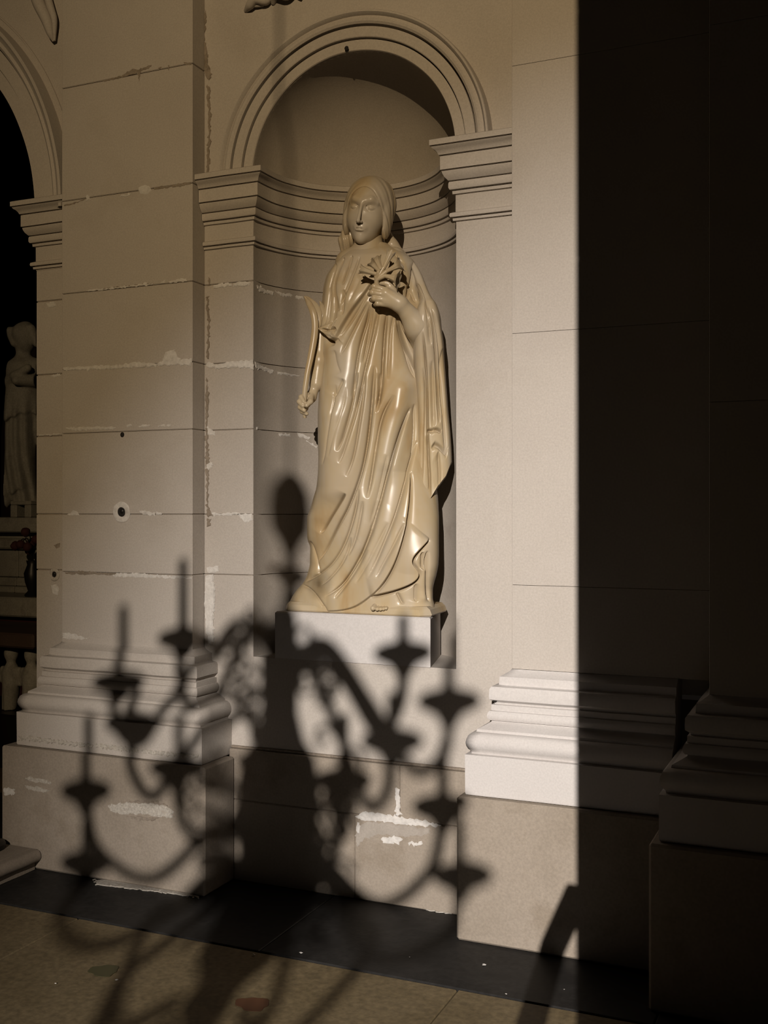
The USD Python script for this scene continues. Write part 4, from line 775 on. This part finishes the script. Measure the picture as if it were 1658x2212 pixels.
for (px, py, a, b, m, lab) in [(545, 2168, .055, .045, 'stain', 'round rust brown stain on the ochre paving'), (224, 2096, .05, .045, 'stain2', 'dull olive stain on the ochre paving')]:
    p = onfloor(px, py); t = np.linspace(0, 2 * PI, 33)[:-1]; r = 1 + .12 * np.sin(3 * t + px) + .06 * np.sin(7 * t)
    g = trimesh.creation.extrude_polygon(Polygon(np.c_[p[0] + a * r * np.cos(t), p[1] + b * r * np.sin(t)]), .0008, engine='earcut'); g.apply_translation([0, 0, -.0012]); tag(obj('floor_stain', g, M[m], None, smooth=False), lab, 'stain')
# ------------------------------------------------------------------ behind the camera: the pier that shades the wall, the chandelier, the lamp
M['bronze'] = plain('dark_bronze', (.05, .035, .022), .45, .5, .6)
M['wax'] = plain('candle_wax', (.75, .68, .52), .5)
M['wood'] = plain('dark_wood', (.05, .03, .02), .5)
DIRL = np.array([.2358, -.9881])
def toward(P, y):
    """The point at depth y on the straight line from a lit point P to the lamp."""
    return P + (LAMP - P) * ((y - P[1]) / (LAMP[1] - P[1]))
pier = thing('stone_pier', 'plain square stone pier standing behind the viewer beside the lit wall', 'pier')
e = DIRL * 1.0
for z0, z1 in zip([.45, 1.1, 1.75, 2.4, 3.05, 3.7, 4.35, 5.0], [1.1, 1.75, 2.4, 3.05, 3.7, 4.35, 5.0, 5.6]):
    obj('stone_block', cbox(e[0], 2.4, e[1], -.45, z0 + .001, z1 - .001, .002), M['lime'], pier, smooth=False)
obj('base_block', cbox(e[0] + .0, 2.45, e[1], -.42, 0, .45, .01), M['plinth'], pier, smooth=False)
# a slanted wooden pole fixed to the pier
ya = -.70
q = [toward(at(1248, 1926, YPL), ya), toward(at(1194, 2045, YPL), ya), toward(onfloor(1146, 2212), ya)]
q.append(q[2] + (q[2] - q[1]) * 1.2)
pole = thing('wooden_pole', 'slanted dark wooden pole leaning against the stone pier', 'pole')
obj('shaft', tube(np.array(q), .034, 12), M['wood'], pole)

# chandelier
G = .5
Pc = at(600, 1500, 3.9); C0 = LAMP + (Pc - LAMP) * G
hor = (Pc - LAMP)[:2]; hor /= np.linalg.norm(hor); lat = np.array([hor[1], -hor[0]])       # lat: to the viewer's right
base_d = (C0 - LAMP)[:2] @ hor
def cast(px, py, Y, d=0.0):
    P = at(px, py, Y); k = (base_d + d) / ((P - LAMP)[:2] @ hor); return LAMP + (P - LAMP) * k
ch = thing('chandelier', 'bronze candle chandelier with two tiers of curved arms hanging on a long chain', 'chandelier')
rowsC = [(628, 1048, 4, 4.3), (628, 1060, 22, 4.3), (627, 1090, 38, 4.3), (625, 1130, 42, 4.3), (622, 1170, 38, 4.3), (620, 1196, 22, 4.3), (618, 1215, 12, 4.25), (612, 1236, 14, 4.2), (610, 1244, 36, 4.2), (608, 1254, 34, 4.2), (606, 1262, 14, 4.1), (605, 1300, 20, 4.0), (604, 1330, 40, 3.92),
         (602, 1400, 46, 3.92), (600, 1450, 46, 3.92), (600, 1540, 44, 3.92), (600, 1600, 60, 3.9), (600, 1640, 88, 3.9), (600, 1700, 100, 3.9), (600, 1800, 98, 3.9), (600, 1900, 92, 3.9), (600, 1990, 88, 3.9), (600, 2060, 76, 3.9), (600, 2110, 40, 3.9), (600, 2150, 44, 3.9), (600, 2200, 4, 3.9)]
prof = []
for px, py, hw, Y in rowsC:
    c = cast(600, py, Y); prof.append((hw / FPX * 4.4 * G, c[2]))
obj('column', lathe(prof, 28, (C0[0], C0[1], 0)), M['bronze'], ch, smooth=40)
obj('chain_rod', tube([(C0[0], C0[1], prof[0][1] - .01), (C0[0], C0[1], 9.6)], .0042, 8), M['bronze'], ch)
ceil = thing('ceiling', kind='structure')
obj('vault_web', cbox(-7.5, 6.0, -16, 9.5, 9.58, 9.9, .01), M['lime'], ceil, smooth=False)
DISH = [(390, 1378, 3.80, 418, 1205, 1), (250, 1474, 3.74, 263, 1300, -1), (282, 1565, 3.70, 268, 1480, 1), (185, 1712, 3.67, 208, 1545, 1), (382, 1662, 3.67, 395, 1540, -1), (185, 1868, 3.67, 192, 1775, -1),
        (870, 1414, 3.92, 879, 1330, 1), (968, 1517, 3.91, 982, 1335, -1), (845, 1604, 3.92, 838, 1500, -1), (740, 1690, 3.90, 735, 1545, 1), (955, 1747, 3.88, 960, 1605, 1), (990, 1893, 3.67, 985, 1765, -1)]
R = max(abs((cast(a, b, Y)[:2] - C0[:2]) @ lat) for a, b, Y, *_ in DISH) * 1.03
sc = 4.4 / FPX * G * 1.0
for a, b, Y, ta, tb, sg in DISH:
    u = (cast(a, b, Y)[:2] - C0[:2]) @ lat; d = sg * math.sqrt(max(R * R - u * u, 0)) * .75
    D = cast(a, b, Y, d); T = cast(ta, tb, Y, d); hgt = max(.07, T[2] - D[2]); x, y, zz = D
    dish = [(0, -.05), (.012, -.048), (.03, -.018), (.058, -.004), (.066, .004), (.062, .009), (.020, .006), (.016, .014), (.016, .030), (.0, .030)]
    arm_end = D + [0, 0, -.02]; ax = C0[:2] + (D[:2] - C0[:2]) * .06; v = D[:2] - C0[:2]
    low = b > 1640; zc = D[2] - (.03 if low else .10)
    if low: pts = [(*ax, D[2] + .05), (*(C0[:2] + v * .3), D[2] - .06), (*(C0[:2] + v * .62), D[2] - .17), (*(C0[:2] + v * .92), D[2] - .12), arm_end]
    else: pts = [(*ax, D[2] + .02), (*(C0[:2] + v * .28), D[2] + .09), (*(C0[:2] + v * .55), D[2] - .02), (*(C0[:2] + v * .8), D[2] - .14), (*(C0[:2] + v * .97), D[2] - .10), arm_end]
    arm = obj('arm', tube(spline(pts, 40), .0125, 8), M['bronze'], ch)
    obj('drip_dish', lathe(dish, 20, D), M['bronze'], arm, smooth=30)
    obj('candle', lathe([(0, .03), (.0125, .03), (.0115, hgt), (.006, hgt + .006), (0, hgt + .008)], 12, D), M['wax'], arm, smooth=40)
rngc = np.random.default_rng(3)
for tier, (pya, rr, nn) in enumerate(((1460, 110, 10), (1780, 150, 12), (1930, 120, 10))):
    zc = cast(600, pya, 3.9)[2]
    for k in range(nn):
        ph = 2 * PI * (k + .3 * tier) / nn; e1 = np.array([math.cos(ph), math.sin(ph), 0]); ms = []
        cen = np.array([C0[0], C0[1], zc]) + e1 * rr * sc
        for q in range(5):
            t = np.linspace(0, 2.6 * PI, 26); r0 = (44 - 5 * q) * sc * rngc.uniform(.6, 1.0)
            off = cen + e1 * rngc.normal(0, 22 * sc) + np.array([0, 0, rngc.normal(0, 62 * sc)])
            r = r0 * (1 - t / (2.9 * PI)); s_ = rngc.choice([-1, 1])
            ms.append(tube(off + np.outer(r * np.cos(t), e1) * s_ + np.outer(r * np.sin(t), [0, 0, 1.0]) + np.outer(np.linspace(-.02, .02, 26), [e1[1], -e1[0], 0]), np.linspace(.0065, .003, 26), 6))
        obj('leaf_scroll', cat_(ms), M['bronze'], ch, smooth=50, kind='stuff')
for k in range(5):                                       # hanging loops below the body
    ph = 2 * PI * (k + .35) / 5; e1 = np.array([math.cos(ph), math.sin(ph), 0]); zt = cast(600, 1880, 3.9)[2]; zl = cast(600, 2180, 3.9)[2]; b0 = np.array([C0[0], C0[1], 0])
    pts = [b0 + e1 * .10 + [0, 0, zt], b0 + e1 * .20 + [0, 0, zt - .10], b0 + e1 * .24 + [0, 0, (zt + zl) / 2 - .02], b0 + e1 * .15 + [0, 0, zl - .02], b0 + e1 * .06 + [0, 0, zl + .03]]
    obj('lower_scroll', tube(spline(np.array(pts), 32), .0115, 8), M['bronze'], ch)
# the lamp housing on a post
lampt = thing('spot_lamp', 'black spot lamp on a tall post behind the viewer', 'lamp')
back = (LAMP - np.array([-1., 3.7, 1.2])); back /= np.linalg.norm(back)
obj('housing', tube([LAMP + back * .08, LAMP + back * .32], [.07, .09], 20), M['dark'], lampt)
obj('post', tube([LAMP + back * .32 + [0, 0, .0], (LAMP + back * .32) * [1, 1, 0]], .03, 12), M['dark'], lampt)
